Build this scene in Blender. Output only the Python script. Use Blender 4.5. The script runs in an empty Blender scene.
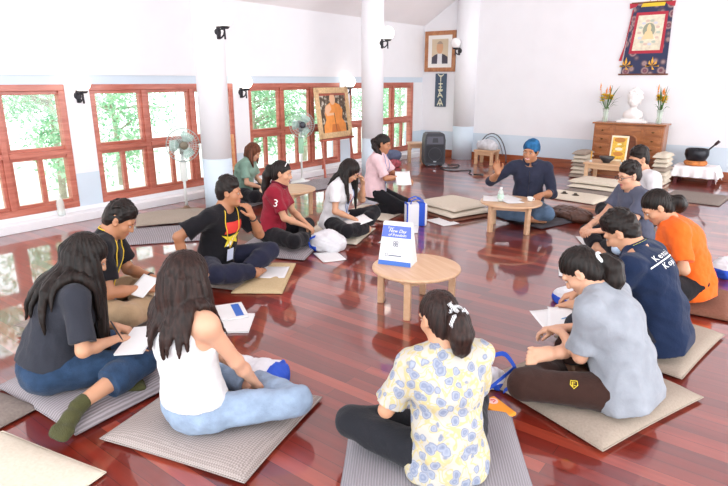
import bpy, bmesh, math, random
import numpy as np
from mathutils import Vector, Matrix
from mathutils.bvhtree import BVHTree

random.seed(7)
SC = bpy.context.scene
COL = SC.collection
rad = math.radians
YAW = 37.5            # the camera looks this far to the left of the window wall's direction (+Y)

# ---------------------------------------------------------------- camera
cam_d = bpy.data.cameras.new('camera')
cam_d.sensor_width = 36.0
cam_d.lens = 570.0 / 728.0 * 36.0
cam_d.clip_start = 0.05
cam = bpy.data.objects.new('camera', cam_d)
COL.objects.link(cam)
cam.location = (0, 0, 1.70)
cam.rotation_euler = (rad(90 - 15.95), 0, rad(YAW))
SC.camera = cam

# ---------------------------------------------------------------- light and exposure
w = bpy.data.worlds.new('daylight'); SC.world = w
w.use_nodes = True
bg = w.node_tree.nodes['Background']
bg.inputs['Color'].default_value = (0.90, 0.95, 1.0, 1)
bg.inputs['Strength'].default_value = 3.0
SC.view_settings.view_transform = 'Standard'
SC.view_settings.look = 'None'
SC.view_settings.gamma = 1.0
SC.view_settings.use_curve_mapping = False
SC.view_settings.exposure = 0.20

def area_light(name, loc, rot, sx, sy, power, col=(1, 1, 1)):
    d = bpy.data.lights.new(name, 'AREA'); d.shape = 'RECTANGLE'
    d.size = sx; d.size_y = sy; d.energy = power; d.color = col
    o = bpy.data.objects.new(name, d); COL.objects.link(o)
    o.location = loc; o.rotation_euler = rot
    return o
# added fill lamps, boosting daylight from the unseen right and rear sides
area_light('right_side_fill', (5.0, 5.0, 2.2), (0, rad(90), 0), 3.4, 13, 400, (1.0, 0.98, 0.96))
area_light('rear_side_fill', (-1.0, -3.4, 2.2), (rad(90), 0, 0), 9, 3.2, 90, (1.0, 0.98, 0.96))

# ---------------------------------------------------------------- materials
def lin(c):
    if isinstance(c, str):
        c = c.lstrip('#'); c = [int(c[i:i + 2], 16) / 255 for i in (0, 2, 4)]
    return tuple(((x / 12.92) if x <= 0.04045 else ((x + 0.055) / 1.055) ** 2.4) for x in c[:3]) + (1,)

class N:
    """tiny node helper"""
    def __init__(s, name):
        s.m = bpy.data.materials.new(name); s.m.use_nodes = True
        s.t = s.m.node_tree; s.b = s.t.nodes['Principled BSDF']; s.out = s.t.nodes['Material Output']
    def n(s, typ, **kw):
        x = s.t.nodes.new(typ)
        for k, v in kw.items():
            if k.startswith('i_'):
                x.inputs[k[2:].replace('_', ' ')].default_value = v
            else:
                setattr(x, k, v)
        return x
    def l(s, a, b): s.t.links.new(a, b)
    def coord(s, scale=(1, 1, 1), rot=(0, 0, 0), which='Object'):
        c = s.n('ShaderNodeTexCoord'); mp = s.n('ShaderNodeMapping')
        mp.inputs['Scale'].default_value = scale; mp.inputs['Rotation'].default_value = rot
        s.l(c.outputs[which], mp.inputs['Vector']); return mp.outputs['Vector']
    def mix(s, fac, a, b):
        x = s.n('ShaderNodeMix', data_type='RGBA')
        for sock, v in ((x.inputs[0], fac), (x.inputs[6], a), (x.inputs[7], b)):
            if hasattr(v, 'links') or isinstance(v, bpy.types.NodeSocket): s.l(v, sock)
            else: sock.default_value = v
        return x.outputs[2]
    def ramp(s, fac, stops, interp='LINEAR'):
        r = s.n('ShaderNodeValToRGB'); r.color_ramp.interpolation = interp
        e = r.color_ramp.elements
        while len(e) < len(stops): e.new(0.5)
        for el, (p, c) in zip(e, stops): el.position = p; el.color = c
        s.l(fac, r.inputs['Fac']); return r.outputs['Color']
    def bump(s, height, strength=0.3, dist=0.01):
        b = s.n('ShaderNodeBump'); b.inputs['Strength'].default_value = strength; b.inputs['Distance'].default_value = dist
        s.l(height, b.inputs['Height']); s.l(b.outputs['Normal'], s.b.inputs['Normal'])

MATS = {}
def flat(name, col, rough=0.6, metal=0.0, spec=0.5, noise=0.0, nscale=8.0, bump=0.0, bscale=60.0, sheen=0.0):
    if name in MATS: return MATS[name]
    k = N(name); c = lin(col)
    k.b.inputs['Base Color'].default_value = c
    k.b.inputs['Roughness'].default_value = rough
    k.b.inputs['Metallic'].default_value = metal
    k.b.inputs['Specular IOR Level'].default_value = spec
    if sheen: k.b.inputs['Sheen Weight'].default_value = sheen
    if noise:
        t = k.n('ShaderNodeTexNoise'); t.inputs['Scale'].default_value = nscale; t.inputs['Detail'].default_value = 4
        k.l(k.coord(), t.inputs['Vector'])
        d = tuple(x * (1 - noise) for x in c[:3]) + (1,); b = tuple(min(1, x * (1 + noise)) for x in c[:3]) + (1,)
        k.l(k.ramp(t.outputs['Fac'], [(0.3, d), (0.7, b)]), k.b.inputs['Base Color'])
    if bump:
        t = k.n('ShaderNodeTexNoise'); t.inputs['Scale'].default_value = bscale; t.inputs['Detail'].default_value = 3
        k.l(k.coord(), t.inputs['Vector']); k.bump(t.outputs['Fac'], bump, 0.01)
    MATS[name] = k.m
    return k.m

def wood(name, c1, c2, scale=(2, 30, 30), rough=0.4, coat=0.0):
    if name in MATS: return MATS[name]
    k = N(name)
    t = k.n('ShaderNodeTexNoise'); t.inputs['Scale'].default_value = 1.0; t.inputs['Detail'].default_value = 5; t.inputs['Distortion'].default_value = 0.6
    k.l(k.coord(scale), t.inputs['Vector'])
    k.l(k.ramp(t.outputs['Fac'], [(0.3, lin(c1)), (0.72, lin(c2))]), k.b.inputs['Base Color'])
    k.b.inputs['Roughness'].default_value = rough
    k.b.inputs['Coat Weight'].default_value = coat; k.b.inputs['Coat Roughness'].default_value = 0.15
    k.bump(t.outputs['Fac'], 0.06, 0.004)
    MATS[name] = k.m
    return k.m

def floor_material():
    k = N('polished_redwood_planks')
    v = k.coord((1, 1, 1), (0, 0, rad(0)))
    br = k.n('ShaderNodeTexBrick'); br.offset = 0.37; br.squash = 1.0
    br.inputs['Scale'].default_value = 1.0; br.inputs['Mortar Size'].default_value = 0.0012
    br.inputs['Brick Width'].default_value = 1.9; br.inputs['Row Height'].default_value = 0.085
    br.inputs['Color1'].default_value = (0, 0, 0, 1); br.inputs['Color2'].default_value = (1, 1, 1, 1)
    br.inputs['Mortar'].default_value = (0.0, 0.0, 0.0, 1); br.inputs['Bias'].default_value = 0.0
    k.l(v, br.inputs['Vector'])
    g = k.n('ShaderNodeTexNoise'); g.inputs['Scale'].default_value = 1.0; g.inputs['Detail'].default_value = 6
    k.l(k.coord((1.3, 26, 1)), g.inputs['Vector'])
    tone = k.ramp(br.outputs['Color'], [(0.0, lin('#681a11')), (0.35, lin('#782317')), (0.65, lin('#872d1e')), (0.9, lin('#983a28')), (1.0, lin('#aa4d37'))])
    grain = k.ramp(g.outputs['Fac'], [(0.3, (0.75, 0.7, 0.7, 1)), (0.75, (1.1, 1.05, 1.0, 1))])
    mx = k.n('ShaderNodeMix', data_type='RGBA', blend_type='MULTIPLY'); mx.inputs[0].default_value = 1.0
    k.l(tone, mx.inputs[6]); k.l(grain, mx.inputs[7])
    seam = k.mix(br.outputs['Fac'], mx.outputs[2], lin('#2a0d08'))
    k.l(seam, k.b.inputs['Base Color'])
    k.b.inputs['Roughness'].default_value = 0.30
    k.b.inputs['Specular IOR Level'].default_value = 0.5
    k.b.inputs['Coat Weight'].default_value = 1.0; k.b.inputs['Coat Roughness'].default_value = 0.045; k.b.inputs['Coat IOR'].default_value = 1.82
    n2 = k.n('ShaderNodeTexNoise'); n2.inputs['Scale'].default_value = 5.0; n2.inputs['Detail'].default_value = 2
    k.l(k.coord((1, 4, 1)), n2.inputs['Vector']); k.bump(n2.outputs['Fac'], 0.035, 0.01)
    return k.m

def glass_material():
    if 'window_glass' in MATS: return MATS['window_glass']
    k = N('window_glass'); t = k.t
    tr = k.n('ShaderNodeBsdfTransparent'); tr.inputs['Color'].default_value = (0.97, 1.0, 0.98, 1)
    gl = k.n('ShaderNodeBsdfGlossy'); gl.inputs['Roughness'].default_value = 0.02
    lw = k.n('ShaderNodeLayerWeight'); lw.inputs['Blend'].default_value = 0.5
    pw = k.n('ShaderNodeMath', operation='POWER'); k.l(lw.outputs['Facing'], pw.inputs[0]); pw.inputs[1].default_value = 5.0
    fr = k.n('ShaderNodeMath', operation='MULTIPLY_ADD'); k.l(pw.outputs[0], fr.inputs[0]); fr.inputs[1].default_value = 0.35; fr.inputs[2].default_value = 0.03
    mx = k.n('ShaderNodeMixShader')
    k.l(fr.outputs[0], mx.inputs[0]); k.l(tr.outputs[0], mx.inputs[1]); k.l(gl.outputs[0], mx.inputs[2])
    k.l(mx.outputs[0], k.out.inputs['Surface'])
    MATS['window_glass'] = k.m
    return k.m

def clear_material(name, tint, alpha):
    if name in MATS: return MATS[name]
    k = N(name); k.b.inputs['Base Color'].default_value = lin(tint); k.b.inputs['Alpha'].default_value = alpha
    k.b.inputs['Roughness'].default_value = 0.1
    MATS[name] = k.m
    return k.m

def emit(name, col, strength):
    if name in MATS: return MATS[name]
    k = N(name); k.b.inputs['Base Color'].default_value = lin(col)
    k.b.inputs['Emission Color'].default_value = lin(col); k.b.inputs['Emission Strength'].default_value = strength
    MATS[name] = k.m
    return k.m

def weave(name, c1, c2, kind='rib', scale=30, rough=0.9, strength=0.5):
    """cushion cloths: 'rib' narrow ribs, 'basket' a small basket weave, 'quilt' plain with slubs"""
    if name in MATS: return MATS[name]
    k = N(name); k.b.inputs['Roughness'].default_value = rough; k.b.inputs['Specular IOR Level'].default_value = 0.15
    if kind == 'rib':
        t = k.n('ShaderNodeTexWave'); t.bands_direction = 'X'; t.inputs['Scale'].default_value = scale; t.inputs['Distortion'].default_value = 1.0
        t.inputs['Detail'].default_value = 2
        k.l(k.coord(), t.inputs['Vector']); f = t.outputs['Fac']
    elif kind == 'basket':
        t = k.n('ShaderNodeTexChecker'); t.inputs['Scale'].default_value = scale
        k.l(k.coord(rot=(0, 0, rad(45))), t.inputs['Vector']); f = t.outputs['Fac']
    else:
        t = k.n('ShaderNodeTexNoise'); t.inputs['Scale'].default_value = scale; t.inputs['Detail'].default_value = 4
        k.l(k.coord(), t.inputs['Vector']); f = t.outputs['Fac']
    k.l(k.ramp(f, [(0.2, lin(c1)), (0.8, lin(c2))]), k.b.inputs['Base Color'])
    k.bump(f, strength, 0.006)
    MATS[name] = k.m
    return k.m

# ---------------------------------------------------------------- mesh helpers
def bm_new(): return bmesh.new()

def obj(name, bm, m, parent=None, smooth=False, loc=None, rot=None):
    me = bpy.data.meshes.new(name)
    bmesh.ops.recalc_face_normals(bm, faces=bm.faces[:])
    bm.to_mesh(me); bm.free()
    for x in (m if isinstance(m, (list, tuple)) else [m]): me.materials.append(x)
    if smooth:
        me.polygons.foreach_set('use_smooth', [True] * len(me.polygons))
    o = bpy.data.objects.new(name, me); COL.objects.link(o)
    if parent is not None: o.parent = parent
    if loc is not None: o.location = loc
    if rot is not None: o.rotation_euler = rot
    return o

def thing(name, label, cat, loc=(0, 0, 0), rotz=0.0, group=None):
    o = bpy.data.objects.new(name, None); COL.objects.link(o)
    o.empty_display_size = 0.1
    o.location = loc; o.rotation_euler = (0, 0, rotz)
    o['label'] = label; o['category'] = cat
    if group: o['group'] = group
    return o

def tag(o, label, cat, group=None):
    o['label'] = label; o['category'] = cat
    if group: o['group'] = group
    return o

def struct(o):
    o['kind'] = 'structure'; return o

def dup(root, loc, rotz, label, group=None):
    r = root.copy(); COL.objects.link(r); r.location = loc; r.rotation_euler = (0, 0, rotz); r['label'] = label
    if group: r['group'] = group
    for ch in list(root.children):
        c = ch.copy(); COL.objects.link(c); c.parent = r
        for g in ch.children:
            d = g.copy(); COL.objects.link(d); d.parent = c
    return r

def cam_rot(h):
    """rotation about Z so that local +Y points h degrees clockwise from the direction the camera faces"""
    return rad(YAW - h)

def box(bm, c, s, rot=None, bev=0.0, mi=0, seg=2):
    r = bmesh.ops.create_cube(bm, size=1.0)
    vs = r['verts']
    for v in vs: v.co = Vector((v.co.x * s[0], v.co.y * s[1], v.co.z * s[2]))
    fs = list({f for v in vs for f in v.link_faces})
    if bev > 0:
        es = list({e for v in vs for e in v.link_edges})
        rr = bmesh.ops.bevel(bm, geom=es, offset=bev, segments=seg, profile=0.5, affect='EDGES')
        vs = list({v for f in rr['faces'] for v in f.verts} | {v for v in vs if v.is_valid})
        fs = list({f for v in vs for f in v.link_faces})
    M = Matrix.Translation(c)
    if rot is not None: M = M @ (rot.to_4x4() if isinstance(rot, Matrix) else Matrix.Rotation(rot, 4, 'Z'))
    for v in vs: v.co = M @ v.co
    for f in fs: f.material_index = mi
    return vs

def lathe(bm, prof, seg=24, M=None, mi=0, cap=True):
    """revolve [(r, z), ...] about Z"""
    rings = []
    for r, z in prof:
        rings.append([bm.verts.new((r * math.cos(2 * math.pi * i / seg), r * math.sin(2 * math.pi * i / seg), z)) for i in range(seg)])
    for a, b in zip(rings[:-1], rings[1:]):
        for i in range(seg):
            f = bm.faces.new((a[i], a[(i + 1) % seg], b[(i + 1) % seg], b[i])); f.material_index = mi
    if cap:
        for ring in (rings[0], rings[-1]):
            f = bm.faces.new(ring); f.material_index = mi
    if M is not None:
        for ring in rings:
            for v in ring: v.co = M @ v.co
    return rings

def tube(bm, pts, r, seg=8, closed=False, mi=0):
    pts = [Vector(p) for p in pts]; n = len(pts)
    rs = r if isinstance(r, (list, tuple)) else [r] * n
    rings = []; prev = None
    for i, p in enumerate(pts):
        if closed: t = pts[(i + 1) % n] - pts[i - 1]
        else: t = pts[min(i + 1, n - 1)] - pts[max(i - 1, 0)]
        if t.length < 1e-9: t = Vector((0, 0, 1))
        t.normalize()
        if prev is None:
            a = Vector((0, 0, 1)) if abs(t.z) < 0.9 else Vector((1, 0, 0))
            u = t.cross(a).normalized()
        else:
            u = prev - t * prev.dot(t)
            u = u.normalized() if u.length > 1e-6 else t.orthogonal().normalized()
        prev = u; v = t.cross(u)
        rings.append([bm.verts.new(p + u * (rs[i] * math.cos(2 * math.pi * k / seg)) + v * (rs[i] * math.sin(2 * math.pi * k / seg))) for k in range(seg)])
    m = n if closed else n - 1
    for i in range(m):
        a, b = rings[i], rings[(i + 1) % n]
        for k in range(seg):
            f = bm.faces.new((a[k], a[(k + 1) % seg], b[(k + 1) % seg], b[k])); f.material_index = mi
    if not closed:
        for ring in (rings[0], rings[-1]):
            f = bm.faces.new(ring); f.material_index = mi
    return rings

def prism(bm, poly, d, M=None, mi=0):
    """polygon in XZ extruded along +Y by d"""
    a = [bm.verts.new((x, 0, z)) for x, z in poly]; b = [bm.verts.new((x, d, z)) for x, z in poly]
    n = len(poly)
    fs = [bm.faces.new(a), bm.faces.new(b[::-1])]
    for i in range(n): fs.append(bm.faces.new((a[i], b[i], b[(i + 1) % n], a[(i + 1) % n])))
    for f in fs: f.material_index = mi
    if M is not None:
        for v in a + b: v.co = M @ v.co
    return fs

def ball(bm, c, r, seg=16, mi=0, scale=(1, 1, 1), R=None):
    res = bmesh.ops.create_uvsphere(bm, u_segments=seg, v_segments=max(6, seg // 2), radius=r)
    for v in res['verts']:
        p = Vector((v.co.x * scale[0], v.co.y * scale[1], v.co.z * scale[2]))
        if R is not None: p = R @ p
        v.co = p + Vector(c)
    for f in {f for v in res['verts'] for f in v.link_faces}: f.material_index = mi
    return res['verts']

def text_mesh(txt, size, shear=0.0, extrude=0.0008, spacing=1.0):
    """lettering as a mesh datablock lying in its XY plane, centred"""
    cu = bpy.data.curves.new('lettering', 'FONT'); cu.body = txt; cu.size = size; cu.shear = shear
    cu.extrude = extrude; cu.align_x = 'CENTER'; cu.align_y = 'CENTER'; cu.space_character = spacing
    cu.resolution_u = 3
    o = bpy.data.objects.new('lettering', cu); COL.objects.link(o)
    dg = bpy.context.evaluated_depsgraph_get()
    me = bpy.data.meshes.new_from_object(o.evaluated_get(dg))
    bpy.data.objects.remove(o); bpy.data.curves.remove(cu)
    return me

def text_obj(name, txt, size, m, parent, M, shear=0.0, spacing=1.0):
    me = text_mesh(txt, size, shear, spacing=spacing)
    me.materials.clear(); me.materials.append(m)
    o = bpy.data.objects.new(name, me); COL.objects.link(o); o.parent = parent
    o.matrix_local = M
    return o
# ---------------------------------------------------------------- the hall
WX = -7.20           # inner face of the window wall
BY = 11.60           # inner face of the back wall
CX0 = 5.0            # open verandah side
WALL_H = 2.86
white = flat('white_wall_paint', '#ececef', 0.8, noise=0.015, nscale=3)
blue = flat('pale_blue_wall_paint', '#cfdde8', 0.7, noise=0.02, nscale=3)
ceil_m = flat('white_ceiling_paint', '#f3f0f1', 0.85, noise=0.015, nscale=1.5)
red_wood = wood('varnished_red_hardwood', '#a85644', '#c97a66', (3, 3, 22), 0.35, 0.3)
skirt_m = wood('brown_hardwood_skirting', '#7c3c20', '#a5572f', (2, 20, 20), 0.35, 0.3)

bm = bm_new(); box(bm, ((WX + CX0) / 2, 4.1, -0.05), (CX0 - WX + 0.6, 15.6, 0.1)); struct(obj('floor', bm, floor_material()))

# window wall: three-light windows between narrow piers, a low plinth under them and plain wall above
bays = [(-1.43, 0.86), (1.16, 3.45), (3.75, 6.04), (6.34, 8.63), (8.93, 11.22)]
SILL, TOP = 0.15, 1.65
bm = bm_new()
T = 0.24
box(bm, (WX - T / 2, 4.1, SILL / 2), (T, 15.6, SILL), mi=0)
box(bm, (WX - T / 2, 4.1, (TOP + 0.11 + WALL_H) / 2), (T, 15.6, WALL_H - TOP - 0.11), mi=0)
box(bm, (WX - T / 2, 4.1, TOP + 0.055), (T - 0.03, 15.6, 0.11), mi=1)
edges = [-3.7] + [v for b in bays for v in b] + [11.9]
for a, b in zip(edges[0::2], edges[1::2]):
    box(bm, (WX - T / 2, (a + b) / 2, 0.15 + 0.21), (T, b - a, 0.42), mi=1)
    box(bm, (WX - T / 2, (a + b) / 2, (0.57 + TOP) / 2), (T, b - a, TOP - 0.57), mi=0)
struct(obj('wall_left', bm, [white, blue]))
# low ledge along the foot of the window wall
bm = bm_new(); box(bm, (WX + 0.09, 4.1, 0.05), (0.18, 15.3, 0.1), bev=0.008); struct(obj('baseboard_left', bm, white))
# back wall with its painted band
bm = bm_new()
box(bm, ((WX + CX0) / 2, BY + 0.1, 0.29), (CX0 - WX + 0.6, 0.2, 0.58), mi=1)
box(bm, ((WX + CX0) / 2, BY + 0.1, 4.3), (CX0 - WX + 0.6, 0.2, 7.44), mi=0)
struct(obj('wall_back', bm, [white, blue]))
bm = bm_new(); box(bm, ((WX + 0.6 + CX0) / 2, BY - 0.015, 0.085), (CX0 - WX - 0.6, 0.03, 0.17), bev=0.006); struct(obj('baseboard_back', bm, skirt_m))
# sloping ceiling
bm = bm_new()
rise = 0.62
xr = -0.6; zr = WALL_H + (xr - WX) * rise
for (xa, za, xb, zb) in ((WX - 0.25, WALL_H - 0.25 * rise, xr, zr), (xr, zr, CX0 + 0.3, zr - (CX0 + 0.3 - xr) * rise)):
    vs = [bm.verts.new(p) for p in ((xa, -3.7, za), (xb, -3.7, zb), (xb, 11.9, zb), (xa, 11.9, za),
                                    (xa, -3.7, za + 0.12), (xb, -3.7, zb + 0.12), (xb, 11.9, zb + 0.12), (xa, 11.9, za + 0.12))]
    for q in ((0, 1, 2, 3), (7, 6, 5, 4), (0, 4, 5, 1), (1, 5, 6, 2), (2, 6, 7, 3), (3, 7, 4, 0)): bm.faces.new([vs[i] for i in q])
struct(obj('ceiling', bm, ceil_m))

# windows
pane_m = glass_material()
def window(n, y0, y1):
    o = bpy.data.objects.new('window_%d' % n, None); COL.objects.link(o); struct(o)
    o.location = (WX - 0.07, (y0 + y1) / 2, SILL)
    L = y1 - y0; H = TOP - SILL; fw = 0.075; mid = 0.70
    bm = bm_new()
    box(bm, (0, 0, fw / 2), (0.12, L, fw), bev=0.006); box(bm, (0, 0, H - fw / 2), (0.12, L, fw), bev=0.006)
    for s in (-1, 1): box(bm, (0, s * (L - fw) / 2, H / 2), (0.12, fw, H - 2 * fw), bev=0.006)
    for q in (-1, 1): box(bm, (0, q * L / 6, H / 2), (0.11, 0.07, H - 2 * fw), bev=0.005)
    struct(obj('window_frame', bm, red_wood, o))
    bay = L / 3
    for q in (-1, 0, 1):
        yc = q * bay
        wv = bay - (0.07 if q == 0 else 0.0725 + 0.0)
        if q: yc += -q * 0.002
        # upper sash
        s = bm_new(); z0, z1 = mid + 0.03, H - fw; sw = 0.04
        box(s, (0, yc, z0 + sw / 2), (0.06, wv, sw), bev=0.004); box(s, (0, yc, z1 - sw / 2), (0.06, wv, sw), bev=0.004)
        for e in (-1, 1): box(s, (0, yc + e * (wv - sw) / 2, (z0 + z1) / 2), (0.06, sw, z1 - z0 - 2 * sw), bev=0.004)
        so = struct(obj('upper_sash', s, red_wood, o))
        g = bm_new(); box(g, (0, yc, (z0 + z1) / 2), (0.006, wv - 2 * sw + 0.01, z1 - z0 - 2 * sw + 0.01)); struct(obj('pane', g, pane_m, so))
        # lower sash with one glazing bar
        s = bm_new(); z0, z1 = fw, mid - 0.03
        box(s, (0, yc, z0 + sw / 2), (0.06, wv, sw), bev=0.004); box(s, (0, yc, z1 - sw / 2), (0.06, wv, sw), bev=0.004)
        for e in (-1, 1): box(s, (0, yc + e * (wv - sw) / 2, (z0 + z1) / 2), (0.06, sw, z1 - z0 - 2 * sw), bev=0.004)
        box(s, (0, yc, (z0 + z1) / 2), (0.06, 0.055, z1 - z0 - 2 * sw), bev=0.004)
        so = struct(obj('lower_sash', s, red_wood, o))
        g = bm_new(); box(g, (0, yc, (z0 + z1) / 2), (0.006, wv - 2 * sw + 0.01, z1 - z0 - 2 * sw + 0.01)); struct(obj('pane', g, pane_m, so))
    bm = bm_new()
    for q in (-1, 0, 1): box(bm, (0.005, q * bay, mid), (0.12, bay - 0.071, 0.06), bev=0.005)
    struct(obj('transom', bm, red_wood, o))
for i, (a, b) in enumerate(bays): window(i + 1, a, b)

# columns
def column(n, x, y, r, z1):
    bm = bm_new(); lathe(bm, [(r, 0), (r, 0.72)], 40, mi=1); 
    o = bpy.data.objects.new('trim_%d' % n, None); COL.objects.link(o); o.location = (x, y, 0); struct(o)
    lathe(bm, [(r, 0.72), (r, z1)], 40, mi=0, cap=True)
    struct(obj('column_shaft', bm, [white, blue], o, smooth=False))
    for p in o.children[0].data.polygons: p.use_smooth = abs(p.normal.z) < 0.5
CXX = -6.1
ceil_z = lambda x: WALL_H + (x - WX) * rise
column(1, CXX, 4.78, 0.19, ceil_z(CXX) + 0.06)
column(2, CXX, 8.19, 0.19, ceil_z(CXX) + 0.06)
column(3, CXX, BY, 0.24, ceil_z(CXX) + 0.06)

# ---------------------------------------------------------------- trees beyond the windows
leaf_ms = []
for nm, c in (('leaf_mid_green', '#a3cba6'), ('leaf_pale_green', '#c8e2c4'), ('leaf_deep_green', '#84b892')):
    k = N(nm); k.b.inputs['Base Color'].default_value = lin(c); k.b.inputs['Roughness'].default_value = 0.45
    tl = k.n('ShaderNodeBsdfTranslucent'); tl.inputs['Color'].default_value = lin(c)
    ms = k.n('ShaderNodeMixShader'); ms.inputs[0].default_value = 0.45
    k.l(k.b.outputs[0], ms.inputs[1]); k.l(tl.outputs[0], ms.inputs[2]); k.l(ms.outputs[0], k.out.inputs['Surface'])
    leaf_ms.append(k.m)
bark = flat('grey_brown_bark', '#b5aa9a', 0.9, noise=0.3, nscale=12, bump=0.5, bscale=30)
def tree(x, y, h, spread, n, seed, label):
    rg = random.Random(seed)
    t = thing('tree', label, 'tree', (x, y, -0.6), 0, 'trees outside the windows')
    bm = bm_new()
    top = Vector((rg.uniform(-.3, .3), rg.uniform(-.3, .3), h * 0.8))
    tube(bm, [(0, 0, 0), top * 0.35 + Vector((.05, 0, 0)), top * 0.7, top], [0.07, 0.055, 0.04, 0.02], 8)
    tips = []
    for i in range(22):
        f = rg.uniform(0.2, 0.95); a = rg.uniform(0, 6.283); ln = spread * rg.uniform(0.5, 1.0)
        s = top * f; e = s + Vector((math.cos(a) * ln, math.sin(a) * ln, rg.uniform(-0.1, 0.55) * ln))
        tube(bm, [s, (s + e) / 2 + Vector((0, 0, 0.08)), e], [0.03, 0.02, 0.008], 5)
        tips.append((s, e))
    obj('trunk', bm, bark, t, True)
    verts = []; faces = []; mids = []
    for i in range(n):
        s, e = rg.choice(tips); f = rg.uniform(0.35, 1.1)
        c = s.lerp(e, f) + Vector((rg.gauss(0, .2), rg.gauss(0, .2), rg.gauss(0, .17)))
        L = rg.uniform(0.08, 0.15); W = L * rg.uniform(0.3, 0.45)
        d = Vector((rg.gauss(0, 1), rg.gauss(0, 1), rg.gauss(-.4, .6))).normalized()
        u = d.cross(Vector((rg.gauss(0, 1), rg.gauss(0, 1), rg.gauss(0, 1)))).normalized()
        nn = d.cross(u) * (L * 0.12)
        b = len(verts)
        verts += [c, c + d * L * .4 + u * W * .5 + nn, c + d * L, c + d * L * .4 - u * W * .5 + nn, c + d * L * .45 - nn * .3]
        faces += [(b, b + 1, b + 4), (b + 1, b + 2, b + 4), (b + 2, b + 3, b + 4), (b + 3, b, b + 4)]
        m = rg.choice((0, 0, 1, 1, 2)); mids += [m] * 4
    me = bpy.data.meshes.new('foliage'); me.from_pydata([tuple(v) for v in verts], [], faces)
    for m in leaf_ms: me.materials.append(m)
    me.polygons.foreach_set('material_index', mids)
    o = bpy.data.objects.new('foliage', me); COL.objects.link(o); o.parent = t
    return t
tree_spots = [(-9.6, 2.3, 3.6, 1.5, 'leafy green tree outside the nearest window'),
              (-10.2, 4.6, 3.8, 1.5, 'leafy green tree outside, behind the window beside the first pier lamp'),
              (-12.3, 6.9, 4.2, 1.7, 'leafy tree outside seen past the front column and its fan'),
              (-10.4, 9.0, 3.7, 1.5, 'leafy tree outside the window behind the seated woman in sage green'),
              (-11.2, 11.8, 3.9, 1.6, 'leafy tree outside behind the pedestal fan with the dark hub'),
              (-10.6, 15.6, 4.0, 1.7, 'leafy tree outside the last window before the corner'),
              (-13.0, 17.5, 4.6, 1.9, 'distant pale tree outside, past the second column')]
for i, (x, y, h, s, lab) in enumerate(tree_spots): tree(x, y, h, s * 0.85, 4200, 20 + i, lab)
bm = bm_new(); box(bm, (-17.5, 8, -0.75), (20, 40, 0.1))
struct(obj('ground', bm, flat('pale_gravel_ground', '#cfd0c4', 0.9, noise=0.15, nscale=4)))

# ---------------------------------------------------------------- wall lamps
lamp_black = flat('black_cast_iron', '#2b2a30', 0.5, 0.3)
globe_m = emit('lit_opal_glass', '#fff6ea', 2.2)
def wall_lamp(x, y, z, ang, label, lit=True, gm=None):
    """ang: direction the arm points (world, degrees from +X)"""
    t = thing('wall_lamp', label, 'lamp', (x, y, z), rad(ang), 'globe wall lamps')
    bm = bm_new()
    lathe(bm, [(0.0, -0.02), (0.05, -0.02), (0.058, -0.008), (0.05, 0.0), (0.03, 0.012), (0.0, 0.014)], 20, Matrix.Translation((0.0, 0, -0.03)) @ Matrix.Rotation(rad(90), 4, 'Y') , cap=False)
    box(bm, (0.012, 0, -0.04), (0.03, 0.05, 0.15), bev=0.008)
    obj('backplate', bm, lamp_black, t)
    bm = bm_new()
    tube(bm, [(0.02, 0, -0.08), (0.06, 0, -0.1), (0.11, 0, -0.07), (0.13, 0, -0.02)], 0.011, 8)
    tube(bm, [(0.03, 0, -0.01), (0.08, 0, 0.0), (0.13, 0, -0.02)], 0.008, 8)
    tube(bm, [(0.13, 0, -0.12), (0.13, 0, 0.0)], [0.012, 0.008], 8)
    obj('arm', bm, lamp_black, t, True)
    bm = bm_new(); lathe(bm, [(0.0, 0.0), (0.045, 0.0), (0.062, 0.02), (0.055, 0.03), (0.0, 0.03)], 20, Matrix.Translation((0.13, 0, 0)), cap=False)
    obj('gallery', bm, lamp_black, t, True)
    bm = bm_new(); ball(bm, (0.13, 0, 0.125), 0.105, 24); obj('globe', bm, gm or globe_m, t, True)
    return t
wall_lamp(CXX + 0.185, 4.78, 2.295, 0, 'lit globe wall lamp on the white column behind the man with the colourful shirt print')
wall_lamp(CXX + 0.185, 8.19, 2.325, 0, 'lit globe wall lamp on the white column behind the woman in pink')
dim = flat('unlit_opal_glass', '#f4f2f0', 0.25)
wall_lamp(CXX - 0.06, BY - 0.235, 2.325, -105, 'unlit globe wall lamp on the back wall column beside the framed portrait', gm=dim)
for y, l in ((3.60, 'lit globe wall lamp on the pier between the two nearest windows'),
             (6.19, 'lit globe wall lamp on the pier above the seated woman in sage green'),
             (8.78, 'lit globe wall lamp on the pier behind the painting on the easel')):
    wall_lamp(WX, y, 1.545, 0, l)
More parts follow.
